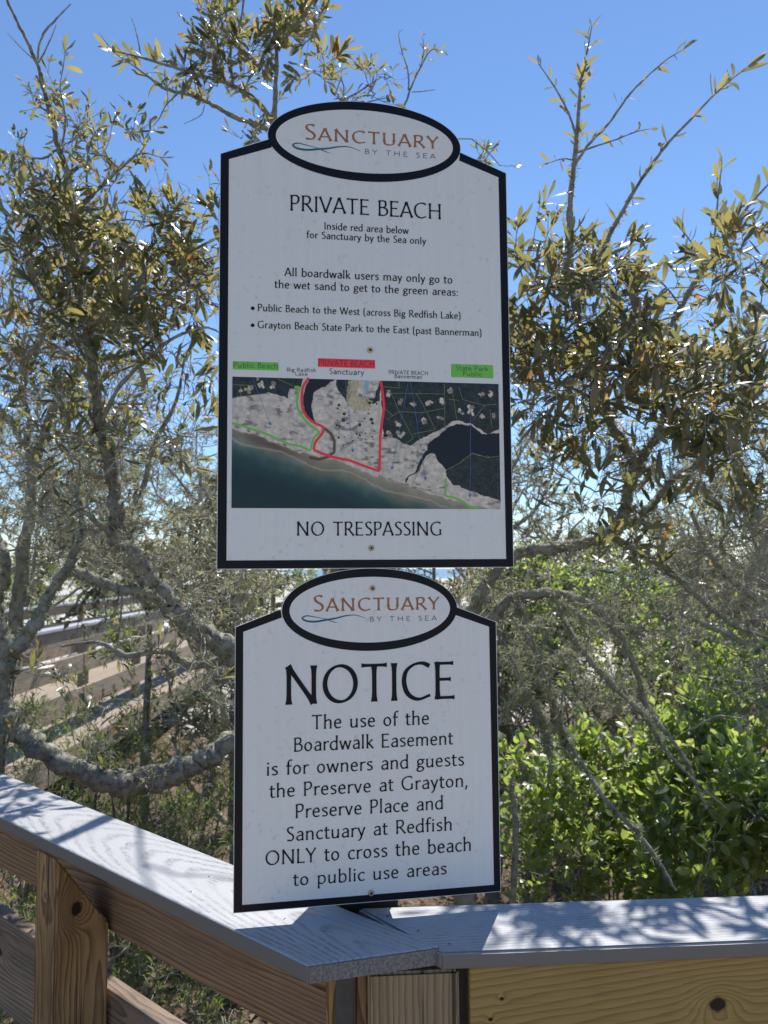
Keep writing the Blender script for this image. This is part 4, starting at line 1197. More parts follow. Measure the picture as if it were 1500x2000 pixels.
class Plant:
    def __init__(s, name, label, cat, loc, group=None, bark=None, twig=None, leafm=None, tmpl=None, lowt=None):
        s.root = empty(name, loc, label, cat, group); s.loc = np.array(loc, float)
        s.bark = bark or M_BARK2; s.twig = twig or M_TWIG; s.leafm = leafm or M_OAK; s.tmpl = tmpl or OAK_T
        s.nodes = []; s.tw = {}; s.lv = []; s.li = []
        s.limbs = 0; s.upv = .75

    def limb(s, P, R, name=None, seg=None, sides=10, jit=0.15, px=True, mat=None):
        if px: P = [at(*p) for p in P]
        P = np.array(P, float)
        n = seg or max(10, 6 * len(P))
        Q, r = resample(P, R, n)
        r = r * (1 + 0.09 * np.sin(np.arange(n) * 1.3 + s.limbs) + RNG.normal(size=n) * 0.045)
        Q[1:-1] += RNG.normal(size=(n - 2, 3)) * r[1:-1, None] * jit
        if r.max() > .014:
            n2 = n * 2; Q2, r2 = resample(Q, r, n2); sides = 14
            V, F = tubes(Q2[None], r2[None], sides)
            c3 = np.repeat(Q2, sides, axis=0)
            k_ = 1 + .10 * np.sin(V @ np.array([210., 170., 95.]) + 2 * np.sin(V @ np.array([60., -90., 120.]))) + RNG.normal(size=len(V)) * .055
            V = c3 + (V - c3) * k_[:, None]
        else:
            V, F = tubes(Q[None], r[None], sides)
        nm = name or ('trunk' if s.limbs == 0 else 'branch'); s.limbs += 1
        o = obj(nm, mesh_np(nm, V - s.loc, F, mat or s.bark), s.root)
        s.nodes.append(np.c_[Q, r])
        return Q, r

    def addtw(s, P, R):
        s.tw.setdefault(P.shape[1], []).append((P, R))

    def leaves(s, P, D, size, rnd): s.lv.append((P, D, size, rnd, np.full(len(P), s.upv)))

    def leaf_on(s, P, per, size=(.05, .092), t0=.15, rnd=(0, 1), spread=(30, 65), term=True, fwd=0.0):
        N, K, _ = P.shape
        if N == 0: return
        L1 = np.ones(N)
        S_, D, _, _ = spawn(P, np.ones((N, K)), L1, per, spread[0], spread[1], t0=t0, up=.25)
        sz = RNG.uniform(size[0], size[1], len(S_)) * RNG.uniform(.75, 1.05, len(S_))
        r = np.clip(RNG.beta(2.0, 2.6, len(S_)) * (rnd[1] - rnd[0]) + rnd[0] + (RNG.random(len(S_)) > .965) * .4, 0, 1)
        s.leaves(S_, D, sz, r)
        if term:
            T = nrm(P[:, -1] - P[:, -2])
            for _ in range(2):
                q = nrm(T + RNG.normal(size=T.shape) * .35)
                s.leaves(P[:, -1], q, RNG.uniform(size[0], size[1], N) * .85, np.clip(RNG.beta(2, 2.6, N), 0, 1))

    def clump(s, c, rc, nt=7, per=5, size=(.05, .092), r0=.0035, bare=0.0, sub=2, up=.12, lr=(0, 1)):
        """bring a thin branch from the nearest wood to c, then twigs with leaves"""
        nd = np.vstack(s.nodes)
        d = np.linalg.norm(nd[:, :3] - c, axis=1) + np.clip(nd[:, 2] - c[2], 0, 9) * .8
        j = np.argmin(d); a = nd[j, :3]
        ln = np.linalg.norm(c - a)
        K = 8; t = np.linspace(0, 1, K)[:, None]
        mid = (a + c) / 2 + RNG.normal(size=3) * ln * .12 + np.array([0, 0, -.05 * ln])
        Q = a * (1 - t) ** 2 + 2 * mid * t * (1 - t) + c * t ** 2
        Q[1:-1] += RNG.normal(size=(K - 2, 3)) * .012
        ra = min(nd[j, 3] * .8, r0 + ln * .004)
        R = np.linspace(ra, .0018, K)
        s.addtw(Q[None], R[None])
        s.nodes.append(np.c_[Q[3:], R[3:]][:, :4])
        base = Q[None]
        S_, D, L, Rn = spawn(base, R[None], np.array([rc * 2.1]), nt, 25, 80, (.5, 1.0), .75, .45, up=.6)
        P = walk(S_, D, L, 6, .14, up * .5); s.addtw(P, taper(np.maximum(Rn, .0013), 6, .6))
        if sub:
            per = max(1, int(round(per * .72))) if per else 0
            S2, D2, L2, R2 = spawn(P, taper(Rn, 6), L, sub, 25, 60, (.4, .7), .8, .2, up=.3)
            P2 = walk(S2, D2, L2, 5, .12, up * .4); s.addtw(P2, taper(np.maximum(R2, .001), 5, .7))
            if per: s.leaf_on(P2, max(1, int(per * .8)), size, rnd=lr)
        if per: s.leaf_on(P, per, size, rnd=lr)

    def tangle(s, c, rc, n=6, r0=.003, size=(.02, .04), per=1, lich=.3):
        nd = np.vstack(s.nodes); j = np.argmin(np.linalg.norm(nd[:, :3] - c, axis=1)); a = nd[j, :3]
        K = 8; t = np.linspace(0, 1, K)[:, None]; ln = np.linalg.norm(c - a)
        mid = (a + c) / 2 + RNG.normal(size=3) * ln * .25
        Q = a * (1 - t) ** 2 + 2 * mid * t * (1 - t) + c * t ** 2
        R = np.linspace(min(nd[j, 3] * .8, r0 + ln * .003), .0018, K)
        s.addtw(Q[None], R[None])
        if ln < 1.0: s.nodes.append(np.c_[Q[3:], R[3:]])
        S_, D, L, Rn = spawn(Q[None], R[None], np.array([rc * 1.6]), n, 30, 90, (.5, 1.), .8, .2)
        P = walk(S_, D, L, 7, .3); s.addtw(P, taper(np.maximum(Rn, .0013), 7, .5))
        S2, D2, L2, R2 = spawn(P, taper(Rn, 7), L, 4, 30, 90, (.3, .6), .75, .1)
        P2 = walk(S2, D2, L2, 5, .35); s.addtw(P2, taper(np.maximum(R2, .0009), 5, .6))
        if per: s.leaf_on(P2, per, size, term=False)
        k = int(len(P2) * lich * .7)
        if k:
            q = RNG.integers(0, len(P2), k); s.li.append(P2[q, RNG.integers(1, 5, k)])

    def finish(s, want=300, lich_size=(.012, .03), leaf_name='leaf', attr_name='foliage', minpx=7.0, up=.75):
        Vs = []; Fs = []; base = 0
        for K, lst in s.tw.items():
            P = np.concatenate([a for a, _ in lst]); R = np.concatenate([b for _, b in lst])
            V, F = tubes(P, R, 3 if K < 8 else 5)
            Vs.append(V); Fs.append(F + base); base += len(V)
        if Vs:
            tag(obj('twigs', mesh_np('twigs', np.vstack(Vs) - s.loc, np.vstack(Fs), s.twig), s.root), kind='stuff')
        if s.lv:
            P = np.concatenate([a[0] for a in s.lv]); D = np.concatenate([a[1] for a in s.lv]); Z_ = np.concatenate([a[2] for a in s.lv]); r = np.concatenate([a[3] for a in s.lv])
            X, Y, Z = basis(D, np.concatenate([a[4] for a in s.lv]) * up / .75)
            px, py, dz = to_px(P)
            app = Z_ / np.maximum(dz, .1) * FPX
            app = np.where((px > -10) & (px < 1510) & (py > -10) & (py < 2010) & (dz > .2) & ~((px > 440) & (px < 985) & (py > 330) & (py < 1720)), app, 0)
            order = np.argsort(-app)
            pick = order[:want]; pick = pick[app[pick] > minpx]
            rest = np.setdiff1d(np.arange(len(P)), pick)
            if len(pick):
                cache = {}
                for i in pick:
                    key = (random.randrange(len(s.tmpl)), int(r[i] * 7.99))
                    if key not in cache:
                        V, F = s.tmpl[key[0]]
                        cache[key] = mesh_np(leaf_name, V, F, s.leafm, attrs={'rnd': np.full(len(V), (key[1] + .5) / 8)})
                    o = bpy.data.objects.new(leaf_name, cache[key])
                    m = Matrix(((X[i, 0], Y[i, 0], Z[i, 0], 0), (X[i, 1], Y[i, 1], Z[i, 1], 0), (X[i, 2], Y[i, 2], Z[i, 2], 0), (0, 0, 0, 1)))
                    sc = float(Z_[i])
                    o.matrix_local = Matrix.Translation(Vector(P[i] - s.loc)) @ m @ Matrix.Scale(sc, 4)
                    link(o, s.root)
            if len(rest):
                V, F, A_ = batch_f(s.tmpl, P[rest], X[rest], Y[rest], Z[rest], Z_[rest], r[rest])
                tag(obj(attr_name, mesh_np(attr_name, V - s.loc, F, s.leafm, attrs={'rnd': A_}), s.root), kind='stuff')
        if s.li:
            P = np.concatenate(s.li); n = 9
            Q = np.repeat(P, n, axis=0) + RNG.normal(size=(len(P) * n, 3)) * .003
            D = RNG.normal(size=Q.shape); D[:, 2] -= .35
            V, F, A_ = batch(NARROW_T, Q, D, RNG.uniform(lich_size[0], lich_size[1], len(Q)), RNG.random(len(Q)), 0)
            tag(obj('lichen', mesh_np('lichen', V - s.loc, F, M_LICHEN, attrs={'rnd': A_}), s.root), kind='stuff')

    def lichen_on(s, n, sc=1.0, mn=0.012):
        nd = np.vstack(s.nodes); nd = nd[nd[:, 3] > mn]
        n = int(n * 1.5); i = RNG.integers(0, len(nd), n)
        d = nrm(RNG.normal(size=(n, 3))); s.li.append(nd[i, :3] + d * nd[i, 3:4] * .95)


def inpoly_pts(poly, n):
    P = np.array(poly, float); lo = P.min(0); hi = P.max(0); out = []
    while len(out) < n:
        q = RNG.uniform(lo, hi)
        if inpoly(np.array([q[0]]), np.array([q[1]]), poly)[0]: out.append(q)
    return out


def fill(pl, poly, count, Y, rc, kind='clump', **kw):
    if kind == 'clump': count = max(3, int(count * .74)); kw['nt'] = max(3, int(kw.get('nt', 6) * .66))
    for q in inpoly_pts(poly, count):
        y = RNG.uniform(*Y); c = at(q[0], q[1], y)
        getattr(pl, kind)(c, RNG.uniform(*rc), **kw)


def shoot_leaves(pl, Q, n, size=(.04, .062), t0=.25, lr=(0.1, 1)):
    pl.upv = .05; K = 12; idx = np.linspace(int(len(Q) * t0), len(Q) - 1, K).astype(int)
    pl.leaf_on(Q[idx][None], max(6, int(n * 1.35)), (size[0] * 1.05, size[1] * 1.4), t0=0.02, rnd=lr, spread=(30, 75)); pl.upv = .75


# ------------------------------------------------ left oak
g0 = lambda x, y: float(hgt(x, y))
T1 = Plant('oak_tree', 'lichen covered oak left of the signs, its slender grey stem rising into blue sky', 'tree', (-0.35, 2.95, g0(-.35, 2.95)), 'oaks around the landing', bark=M_BARK)
Q, _ = T1.limb([(572, 2230, 2.95), (575, 1950, 2.95), (585, 1650, 2.92), (560, 1450, 2.88), (515, 1340, 2.82), (458, 1276, 2.76), (400, 1240, 2.7), (340, 1190, 2.66), (300, 1140, 2.64), (262, 1092, 2.62), (225, 1050, 2.6)],
               [.07, .062, .056, .048, .044, .040, .036, .036, .034, .031, .030])
Q, _ = T1.limb([(225, 1050, 2.6), (226, 985, 2.6), (214, 900, 2.6), (196, 835, 2.58), (184, 740, 2.56), (172, 660, 2.55), (158, 600, 2.55), (150, 500, 2.53), (142, 425, 2.5), (133, 350, 2.5), (110, 270, 2.5), (92, 200, 2.48), (72, 125, 2.46), (42, 60, 2.44), (14, 0, 2.42), (0, -50, 2.4)],
               [.028, .023, .0205, .019, .0175, .016, .015, .0125, .0115, .0105, .009, .008, .0065, .005, .0038, .002], mat=M_BARK2)
stem = Q
T1.limb([(575, 1560, 2.9), (520, 1450, 2.84), (460, 1446, 2.76), (400, 1482, 2.7), (330, 1512, 2.66), (250, 1533, 2.62), (170, 1515, 2.6), (100, 1478, 2.58), (45, 1440, 2.56), (8, 1400, 2.55), (-8, 1330, 2.54), (5, 1275, 2.54), (-20, 1210, 2.5), (-60, 1130, 2.5)],
        [.046, .037, .032, .036, .041, .040, .036, .032, .034, .041, .045, .040, .032, .026], jit=.14)
T1.limb([(10, 1290, 2.54), (60, 1232, 2.56), (95, 1165, 2.6), (130, 1110, 2.62), (160, 1040, 2.65), (150, 960, 2.7)], [.026, .022, .018, .016, .011, .006], jit=.15)
T1.limb([(128, 1112, 2.62), (180, 1128, 2.62), (225, 1150, 2.6), (290, 1160, 2.58), (320, 1180, 2.6)], [.014, .018, .017, .014, .010], jit=.15)
T1.limb([(460, 1275, 2.76), (380, 1300, 2.8), (320, 1270, 2.8), (250, 1280, 2.82), (190, 1255, 2.85), (120, 1262, 2.86)], [.016, .014, .012, .010, .007, .004], jit=.14)
T1.limb([(224, 1050, 2.6), (190, 1020, 2.5), (165, 1000, 2.42), (140, 985, 2.4)], [.012, .010, .008, .004])
T1.limb([(245, 1065, 2.6), (262, 1010, 2.7), (280, 950, 2.8), (300, 870, 2.85), (345, 780, 2.9), (360, 700, 2.9)], [.014, .012, .010, .009, .007, .004])
side = []
for P, R in (([(142, 440, 2.5), (165, 398, 2.46), (200, 362, 2.42), (240, 325, 2.4), (275, 300, 2.38), (318, 308, 2.36)], (.008, .007, .006, .0045, .003, .0012)),
             ([(72, 125, 2.46), (83, 70, 2.5), (112, 35, 2.52), (138, 8, 2.55)], (.005, .004, .003, .0015)),
             ([(76, 122, 2.46), (95, 85, 2.42), (110, 48, 2.4)], (.003, .002, .001)),
             ([(70, 118, 2.46), (48, 100, 2.5), (15, 65, 2.5)], (.003, .002, .001)),
             ([(120, 290, 2.5), (128, 240, 2.45), (122, 195, 2.42), (118, 165, 2.42), (128, 100, 2.4)], (.004, .0035, .003, .002, .0015)),
             ([(115, 290, 2.5), (80, 310, 2.55), (30, 300, 2.6), (5, 303, 2.6)], (.005, .004, .003, .0015)),
             ([(135, 390, 2.5), (110, 360, 2.45), (60, 330, 2.4), (10, 300, 2.4)], (.005, .004, .003, .0015)),
             ([(170, 390, 2.46), (170, 320, 2.45), (180, 270, 2.42), (195, 250, 2.4)], (.004, .003, .002, .0015)),
             ([(195, 832, 2.58), (230, 760, 2.5), (290, 700, 2.45), (340, 660, 2.4), (400, 640, 2.38), (440, 655, 2.35)], (.008, .007, .006, .005, .004, .002)),
             ([(165, 640, 2.55), (230, 610, 2.48), (290, 590, 2.42), (350, 560, 2.4), (410, 520, 2.4)], (.008, .007, .005, .004, .002)),
             ([(160, 620, 2.55), (120, 560, 2.5), (60, 500, 2.45), (10, 470, 2.4)], (.008, .006, .004, .002)),
             ([(150, 500, 2.53), (200, 450, 2.45), (240, 430, 2.42), (285, 433, 2.4)], (.006, .005, .003, .0015)),
             ([(185, 760, 2.56), (140, 700, 2.45), (80, 660, 2.35), (20, 650, 2.3)], (.008, .006, .004, .002))):
    Q, _ = T1.limb(P, R, sides=6); side.append(Q)
for Q in side[:1] + side[4:8]: shoot_leaves(T1, Q, 16, (.035, .055))
for q in side[:1]: pass
fill(T1, [(60, 120), (130, 130), (190, 260), (110, 300), (20, 230)], 10, (2.35, 2.6), (.05, .08), nt=4, per=3, size=(.03, .05), sub=1)
fill(T1, [(20, 260), (190, 260), (260, 400), (60, 430), (0, 330)], 16, (2.3, 2.6), (.06, .10), nt=5, per=3, size=(.03, .052), sub=1)
fill(T1, [(200, 260), (310, 230), (300, 330), (200, 350)], 7, (2.3, 2.5), (.05, .08), nt=4, per=3, size=(.035, .06), sub=1)
fill(T1, [(0, 380), (120, 400), (290, 440), (300, 500), (0, 500)], 20, (2.2, 2.6), (.07, .12), nt=6, per=4, size=(.05, .092))
fill(T1, [(0, 470), (290, 470), (430, 520), (425, 660), (0, 660)], 34, (2.25, 2.9), (.08, .13), nt=7, per=4, size=(.055, .108), lr=(0, .9))
fill(T1, [(330, 440), (425, 430), (430, 560), (330, 560)], 10, (2.2, 2.5), (.07, .11), nt=6, per=4, size=(.05, .092), lr=(.2, 1))
fill(T1, [(0, 640), (430, 640), (430, 900), (0, 900)], 32, (2.4, 3.0), (.09, .15), nt=6, per=3, size=(.05, .105))
fill(T1, [(100, 880), (430, 880), (430, 1060), (60, 1000)], 9, (2.2, 2.8), (.08, .14), nt=5, per=2, size=(.04, .08))
fill(T1, [(0, 760), (430, 760), (430, 1180), (0, 1090)], 60, (2.5, 3.1), (.10, .18), 'tangle', n=7, per=0, lich=.35)
fill(T1, [(230, 1100), (440, 1060), (455, 1420), (400, 1440), (330, 1250)], 20, (2.5, 3.0), (.09, .15), 'tangle', n=6, per=0, lich=.5)
fill(T1, [(0, 1180), (250, 1230), (440, 1300), (440, 1500), (0, 1500)], 8, (2.45, 2.8), (.06, .11), 'tangle', n=5, per=1, lich=.3, size=(.03, .06))
fill(T1, [(20, 1230), (430, 1250), (420, 1440), (40, 1420)], 9, (2.3, 2.7), (.06, .10), nt=3, per=2, size=(.05, .085), sub=0, lr=(0, .6))
fill(T1, [(0, 300), (240, 280), (430, 480), (430, 760), (0, 760)], 46, (2.4, 3.1), (.09, .15), 'tangle', n=6, per=1, lich=.05, size=(.03, .06))
T1.lichen_on(800)
T1.finish()

# ------------------------------------------------ centre oak, behind the upper sign
T3 = Plant('oak_tree', 'oak growing behind the upper sign, its leafy top above the oval crest', 'tree', (-0.1, 3.2, g0(-.1, 3.2)), 'oaks around the landing', bark=M_BARK)
T3.limb([(703, 2180, 3.2), (705, 1850, 3.2), (690, 1500, 3.15), (660, 1100, 3.05), (625, 800, 2.9), (600, 500, 2.75), (560, 300, 2.65)], [.06, .055, .046, .036, .027, .019, .013])
cs = []
for P, R in (([(560, 300, 2.65), (528, 232, 2.6), (500, 196, 2.55), (455, 168, 2.5), (400, 150, 2.46), (340, 132, 2.42), (275, 112, 2.4), (214, 98, 2.38)], (.012, .010, .009, .0075, .006, .0048, .0035, .0018)),
             ([(565, 310, 2.65), (520, 252, 2.58), (465, 232, 2.52), (415, 205, 2.5), (370, 185, 2.48), (320, 172, 2.45), (270, 135, 2.44), (222, 102, 2.42)], (.011, .009, .008, .007, .006, .0045, .003, .0015)),
             ([(222, 102, 2.42), (205, 80, 2.42), (194, 64, 2.42)], (.002, .0012, .0008)),
             ([(275, 108, 2.4), (268, 70, 2.4), (257, 35, 2.4)], (.0025, .0018, .001)),
             ([(535, 240, 2.6), (538, 180, 2.55), (540, 100, 2.5), (530, 30, 2.48), (520, -40, 2.45)], (.010, .008, .006, .004, .003)),
             ([(540, 100, 2.5), (575, 50, 2.45), (610, 0, 2.42), (632, -40, 2.4)], (.005, .004, .003, .002)),
             ([(535, 60, 2.5), (560, 20, 2.5), (562, -20, 2.5)], (.004, .003, .002)),
             ([(455, 168, 2.5), (450, 100, 2.45), (470, 40, 2.42), (480, -30, 2.4)], (.006, .005, .004, .003)),
             ([(600, 300, 2.65), (640, 220, 2.6), (700, 180, 2.55), (745, 150, 2.5)], (.007, .005, .003, .0015)),
             ([(640, 220, 2.6), (690, 205, 2.6), (760, 190, 2.55)], (.004, .003, .0015)),
             ([(350, 180, 2.47), (325, 205, 2.45), (312, 230, 2.43), (300, 245, 2.42)], (.003, .0025, .002, .001)),
             ([(650, 500, 2.8), (730, 320, 2.75), (790, 206, 2.7), (802, 172, 2.7), (822, 130, 2.68), (842, 98, 2.66), (866, 100, 2.65)], (.006, .005, .0042, .0036, .0028, .002, .001)),
             ([(798, 176, 2.7), (797, 140, 2.7), (785, 100, 2.7), (778, 66, 2.7)], (.003, .0025, .002, .001)),
             ([(820, 135, 2.68), (828, 100, 2.68), (825, 72, 2.68)], (.002, .0016, .001)),
             ([(805, 180, 2.7), (830, 178, 2.7), (850, 175, 2.7)], (.002, .0015, .001)),
             ([(400, 205, 2.5), (392, 225, 2.48), (360, 242, 2.46)], (.002, .0016, .001))):
    Q, _ = T3.limb(P, R, sides=6); cs.append(Q)
shoot_leaves(T3, cs[0], 34, (.04, .065), .15); shoot_leaves(T3, cs[1], 26, (.035, .06), .3)
shoot_leaves(T3, cs[11], 16, (.018, .03), .55); shoot_leaves(T3, cs[12], 8, (.018, .03), .2); shoot_leaves(T3, cs[13], 8, (.018, .03), .2)
fill(T3, [(400, 30), (640, 30), (640, 190), (420, 170)], 26, (2.35, 2.6), (.06, .09), nt=6, per=4, size=(.04, .08), lr=(.25, 1))
fill(T3, [(430, -60), (640, -60), (630, 60), (450, 60)], 7, (2.35, 2.6), (.06, .09), nt=4, per=3, size=(.04, .075), lr=(.2, 1), sub=1)
fill(T3, [(380, 100), (450, 70), (480, 170), (400, 180)], 6, (2.35, 2.5), (.06, .08), nt=4, per=3, size=(.04, .07), lr=(.2, 1))
fill(T3, [(640, 150), (760, 140), (740, 215), (640, 215)], 7, (2.45, 2.65), (.05, .07), nt=4, per=2, size=(.035, .06), sub=1, lr=(.2, 1))
fill(T3, [(300, 130), (380, 140), (400, 200), (320, 200)], 4, (2.4, 2.5), (.04, .06), nt=3, per=3, size=(.04, .06), sub=0, lr=(.2, 1))
fill(T3, [(415, 250), (530, 215), (540, 280), (430, 310)], 8, (2.45, 2.65), (.04, .06), nt=3, per=2, size=(.03, .05), sub=1)
fill(T3, [(890, 260), (990, 320), (985, 350), (900, 300)], 4, (2.7, 2.9), (.04, .06), nt=3, per=2, size=(.03, .05), sub=1)
fill(T3, [(430, 1110), (560, 1110), (470, 1215), (430, 1215)], 14, (2.7, 3.4), (.08, .14), 'tangle', n=6, per=1, lich=.5)
fill(T3, [(870, 1110), (1000, 1105), (1000, 1260), (940, 1200)], 14, (2.7, 3.4), (.08, .14), 'tangle', n=6, per=1, lich=.5)
T3.lichen_on(160)
T3.finish()

# ------------------------------------------------ right oak
T4 = Plant('oak_tree', 'oak right of the signs, forked grey stem and long bare shoots against sky', 'tree', (0.33, 3.0, g0(.33, 3.0)), 'oaks around the landing', bark=M_BARK)
T4.limb([(915, 2240, 3.0), (915, 1900, 3.0), (905, 1600, 2.98), (885, 1400, 2.95), (905, 1290, 2.9), (955, 1215, 2.86), (1000, 1168, 2.84), (1070, 1160, 2.84), (1130, 1172, 2.86), (1190, 1215, 2.9), (1240, 1300, 2.92), (1262, 1380, 2.95), (1330, 1470, 2.9), (1380, 1580, 2.85)],
        [.055, .048, .042, .034, .026, .020, .018, .018, .016, .014, .012, .010, .008, .005], jit=.15)
T4.limb([(880, 1290, 2.9), (930, 1180, 2.86), (985, 1095, 2.8), (1040, 1076, 2.76), (1100, 1068, 2.74), (1160, 1056, 2.72), (1200, 1035, 2.7), (1218, 1000, 2.7), (1230, 950, 2.68), (1243, 915, 2.68)],
        [.030, .025, .021, .020, .019, .018, .018, .018, .020, .022], jit=.15)
rs_ = []
for P, R in (([(1243, 915, 2.68), (1215, 862, 2.66), (1190, 822, 2.65), (1172, 745, 2.62), (1152, 685, 2.6), (1128, 620, 2.58), (1116, 540, 2.56), (1112, 450, 2.54), (1114, 390, 2.52), (1122, 310, 2.5), (1129, 240, 2.48), (1134, 160, 2.46), (1146, 105, 2.45), (1156, 52, 2.44)], (.019, .017, .0155, .0135, .0125, .0115, .0108, .0098, .0088, .0072, .006, .0045, .0032, .0015)),
             ([(1243, 915, 2.68), (1270, 870, 2.7), (1284, 850, 2.7), (1300, 790, 2.72), (1298, 720, 2.72), (1303, 655, 2.7), (1330, 600, 2.68), (1362, 545, 2.65), (1392, 508, 2.62), (1425, 458, 2.6), (1460, 405, 2.58), (1515, 345, 2.55)], (.015, .014, .0135, .012, .0112, .0105, .0098, .009, .008, .0065, .005, .003)),
             ([(1128, 275, 2.49), (1112, 225, 2.48), (1088, 178, 2.46), (1052, 124, 2.45)], (.0045, .0035, .0028, .0015)),
             ([(1124, 320, 2.5), (1150, 282, 2.48), (1190, 240, 2.46), (1225, 190, 2.45), (1255, 158, 2.44), (1300, 118, 2.43), (1336, 96, 2.42)], (.005, .0045, .004, .0035, .003, .002, .001)),
             ([(1128, 298, 2.5), (1165, 285, 2.5), (1205, 272, 2.48), (1240, 258, 2.46), (1268, 252, 2.45)], (.004, .003, .0025, .002, .001)),
             ([(1118, 312, 2.5), (1100, 310, 2.48), (1072, 318, 2.47)], (.003, .002, .001)),
             ([(1124, 600, 2.58), (1150, 550, 2.55), (1178, 490, 2.52), (1200, 440, 2.5), (1250, 355, 2.47), (1300, 285, 2.44), (1352, 230, 2.42), (1400, 180, 2.4), (1458, 132, 2.38)], (.009, .008, .0075, .007, .006, .0048, .0038, .0028, .0012)),
             ([(1388, 512, 2.62), (1398, 440, 2.6), (1402, 390, 2.58), (1410, 318, 2.56)], (.005, .004, .003, .0015)),
             ([(1385, 520, 2.62), (1355, 480, 2.58), (1332, 448, 2.56)], (.004, .003, .0015)),
             ([(1195, 1040, 2.72), (1268, 992, 2.78), (1308, 942, 2.8), (1358, 910, 2.8), (1400, 862, 2.78), (1450, 800, 2.75), (1520, 735, 2.7)], (.016, .015, .014, .013, .011, .009, .006)),
             ([(1190, 825, 2.65), (1215, 770, 2.6), (1240, 730, 2.55), (1243, 690, 2.52)], (.010, .009, .007, .004)),
             ([(1160, 700, 2.6), (1100, 690, 2.55), (1040, 695, 2.5), (1000, 690, 2.48)], (.006, .005, .004, .002)),
             ([(1180, 790, 2.62), (1120, 760, 2.5), (1060, 745, 2.45), (1000, 750, 2.42)], (.006, .005, .004, .002)),
             ([(1110, 600, 2.58), (1060, 560, 2.5), (1010, 510, 2.45), (990, 490, 2.44)], (.006, .005, .003, .002)),
             ([(1280, 860, 2.7), (1340, 830, 2.6), (1420, 820, 2.52), (1510, 830, 2.45)], (.008, .007, .005, .003)),
             ([(1305, 650, 2.7), (1370, 690, 2.6), (1440, 690, 2.5), (1510, 660, 2.45)], (.007, .006, .004, .003)),
             ([(1262, 1085, 2.75), (1310, 1118, 2.72), (1355, 1158, 2.7), (1395, 1192, 2.68), (1450, 1230, 2.65), (1520, 1250, 2.6)], (.012, .012, .0105, .009, .007, .005)),
             ([(1190, 1045, 2.72), (1240, 1075, 2.74), (1262, 1085, 2.75)], (.013, .012, .012))):
    Q, _ = T4.limb(P, R, sides=7, jit=.1); rs_.append(Q)
shoot_leaves(T4, rs_[0], 34, (.03, .055), .55); shoot_leaves(T4, rs_[2], 9, (.028, .04), .2); shoot_leaves(T4, rs_[3], 15, (.025, .05), .1)
shoot_leaves(T4, rs_[4], 7, (.025, .035), .3); shoot_leaves(T4, rs_[5], 5, (.03, .045), .4); shoot_leaves(T4, rs_[6], 26, (.04, .065), .15)
shoot_leaves(T4, rs_[7], 14, (.05, .07), .2); shoot_leaves(T4, rs_[8], 9, (.05, .075), .2); shoot_leaves(T4, rs_[1], 26, (.05, .075), .6)
for poly, n in (([(1060, 440), (1200, 470), (1180, 570), (1080, 570)], 5), ([(1210, 500), (1260, 480), (1270, 580), (1200, 600)], 5), ([(1340, 460), (1440, 450), (1470, 560), (1370, 560)], 8)):
    fill(T4, poly, int(n * 1.4), (1.95, 2.35), (.06, .10), nt=5, per=4, size=(.05, .09), sub=1, lr=(.1, .9))
for P, R in (([(1243, 690, 2.52), (1240, 620, 2.5), (1232, 560, 2.48), (1228, 500, 2.46), (1240, 460, 2.45)], (.006, .005, .004, .003, .0015)),
             ([(1330, 600, 2.68), (1300, 560, 2.6), (1262, 530, 2.55), (1225, 520, 2.5)], (.004, .003, .0025, .001)),
             ([(1427, 457, 2.6), (1460, 440, 2.55), (1490, 450, 2.52), (1515, 460, 2.5)], (.004, .003, .002, .001)),
             ([(1390, 512, 2.62), (1430, 490, 2.55), (1470, 500, 2.5), (1500, 530, 2.46)], (.004, .003, .002, .001)),
             ([(1040, 600, 2.5), (1020, 540, 2.45), (1008, 480, 2.42), (1012, 440, 2.4)], (.004, .003, .002, .001)),
             ([(1450, 720, 2.6), (1470, 660, 2.5), (1485, 600, 2.45), (1490, 560, 2.42)], (.005, .004, .003, .001))):
    Q, _ = T4.limb(P, R, sides=6, jit=.1); shoot_leaves(T4, Q, 13, (.05, .07), .05)
fill(T4, [(1000, 480), (1060, 560), (1200, 590), (1290, 640), (1290, 780), (1000, 780)], 32, (2.15, 2.6), (.07, .12), nt=6, per=4, size=(.055, .108))
fill(T4, [(1290, 680), (1380, 640), (1510, 600), (1510, 850), (1290, 850)], 24, (2.15, 2.6), (.08, .12), nt=6, per=4, size=(.055, .108))
fill(T4, [(1000, 560), (1100, 600), (1100, 800), (1000, 800)], 9, (2.2, 2.6), (.08, .12), nt=6, per=4, size=(.055, .108), lr=(.2, 1))
fill(T4, [(1000, 780), (1510, 800), (1510, 1010), (1000, 1010)], 30, (2.2, 2.8), (.08, .14), nt=5, per=3, size=(.055, .108))
fill(T4, [(1100, 1000), (1480, 1000), (1400, 1130), (1180, 1140)], 11, (2.3, 2.7), (.07, .12), nt=4, per=2, size=(.055, .108), sub=1)
fill(T4, [(1000, 860), (1510, 880), (1510, 1250), (1000, 1230)], 64, (2.5, 3.2), (.10, .18), 'tangle', n=7, per=0, lich=.35)
fill(T4, [(980, 1150), (1300, 1150), (1400, 1350), (1200, 1420), (1050, 1500), (980, 1500)], 30, (2.5, 3.0), (.10, .18), 'tangle', n=4, per=0, lich=.8)
fill(T4, [(1300, 1100), (1510, 1100), (1510, 1350), (1380, 1350)], 18, (2.5, 3.2), (.10, .16), 'tangle', n=5, per=0, lich=.25)
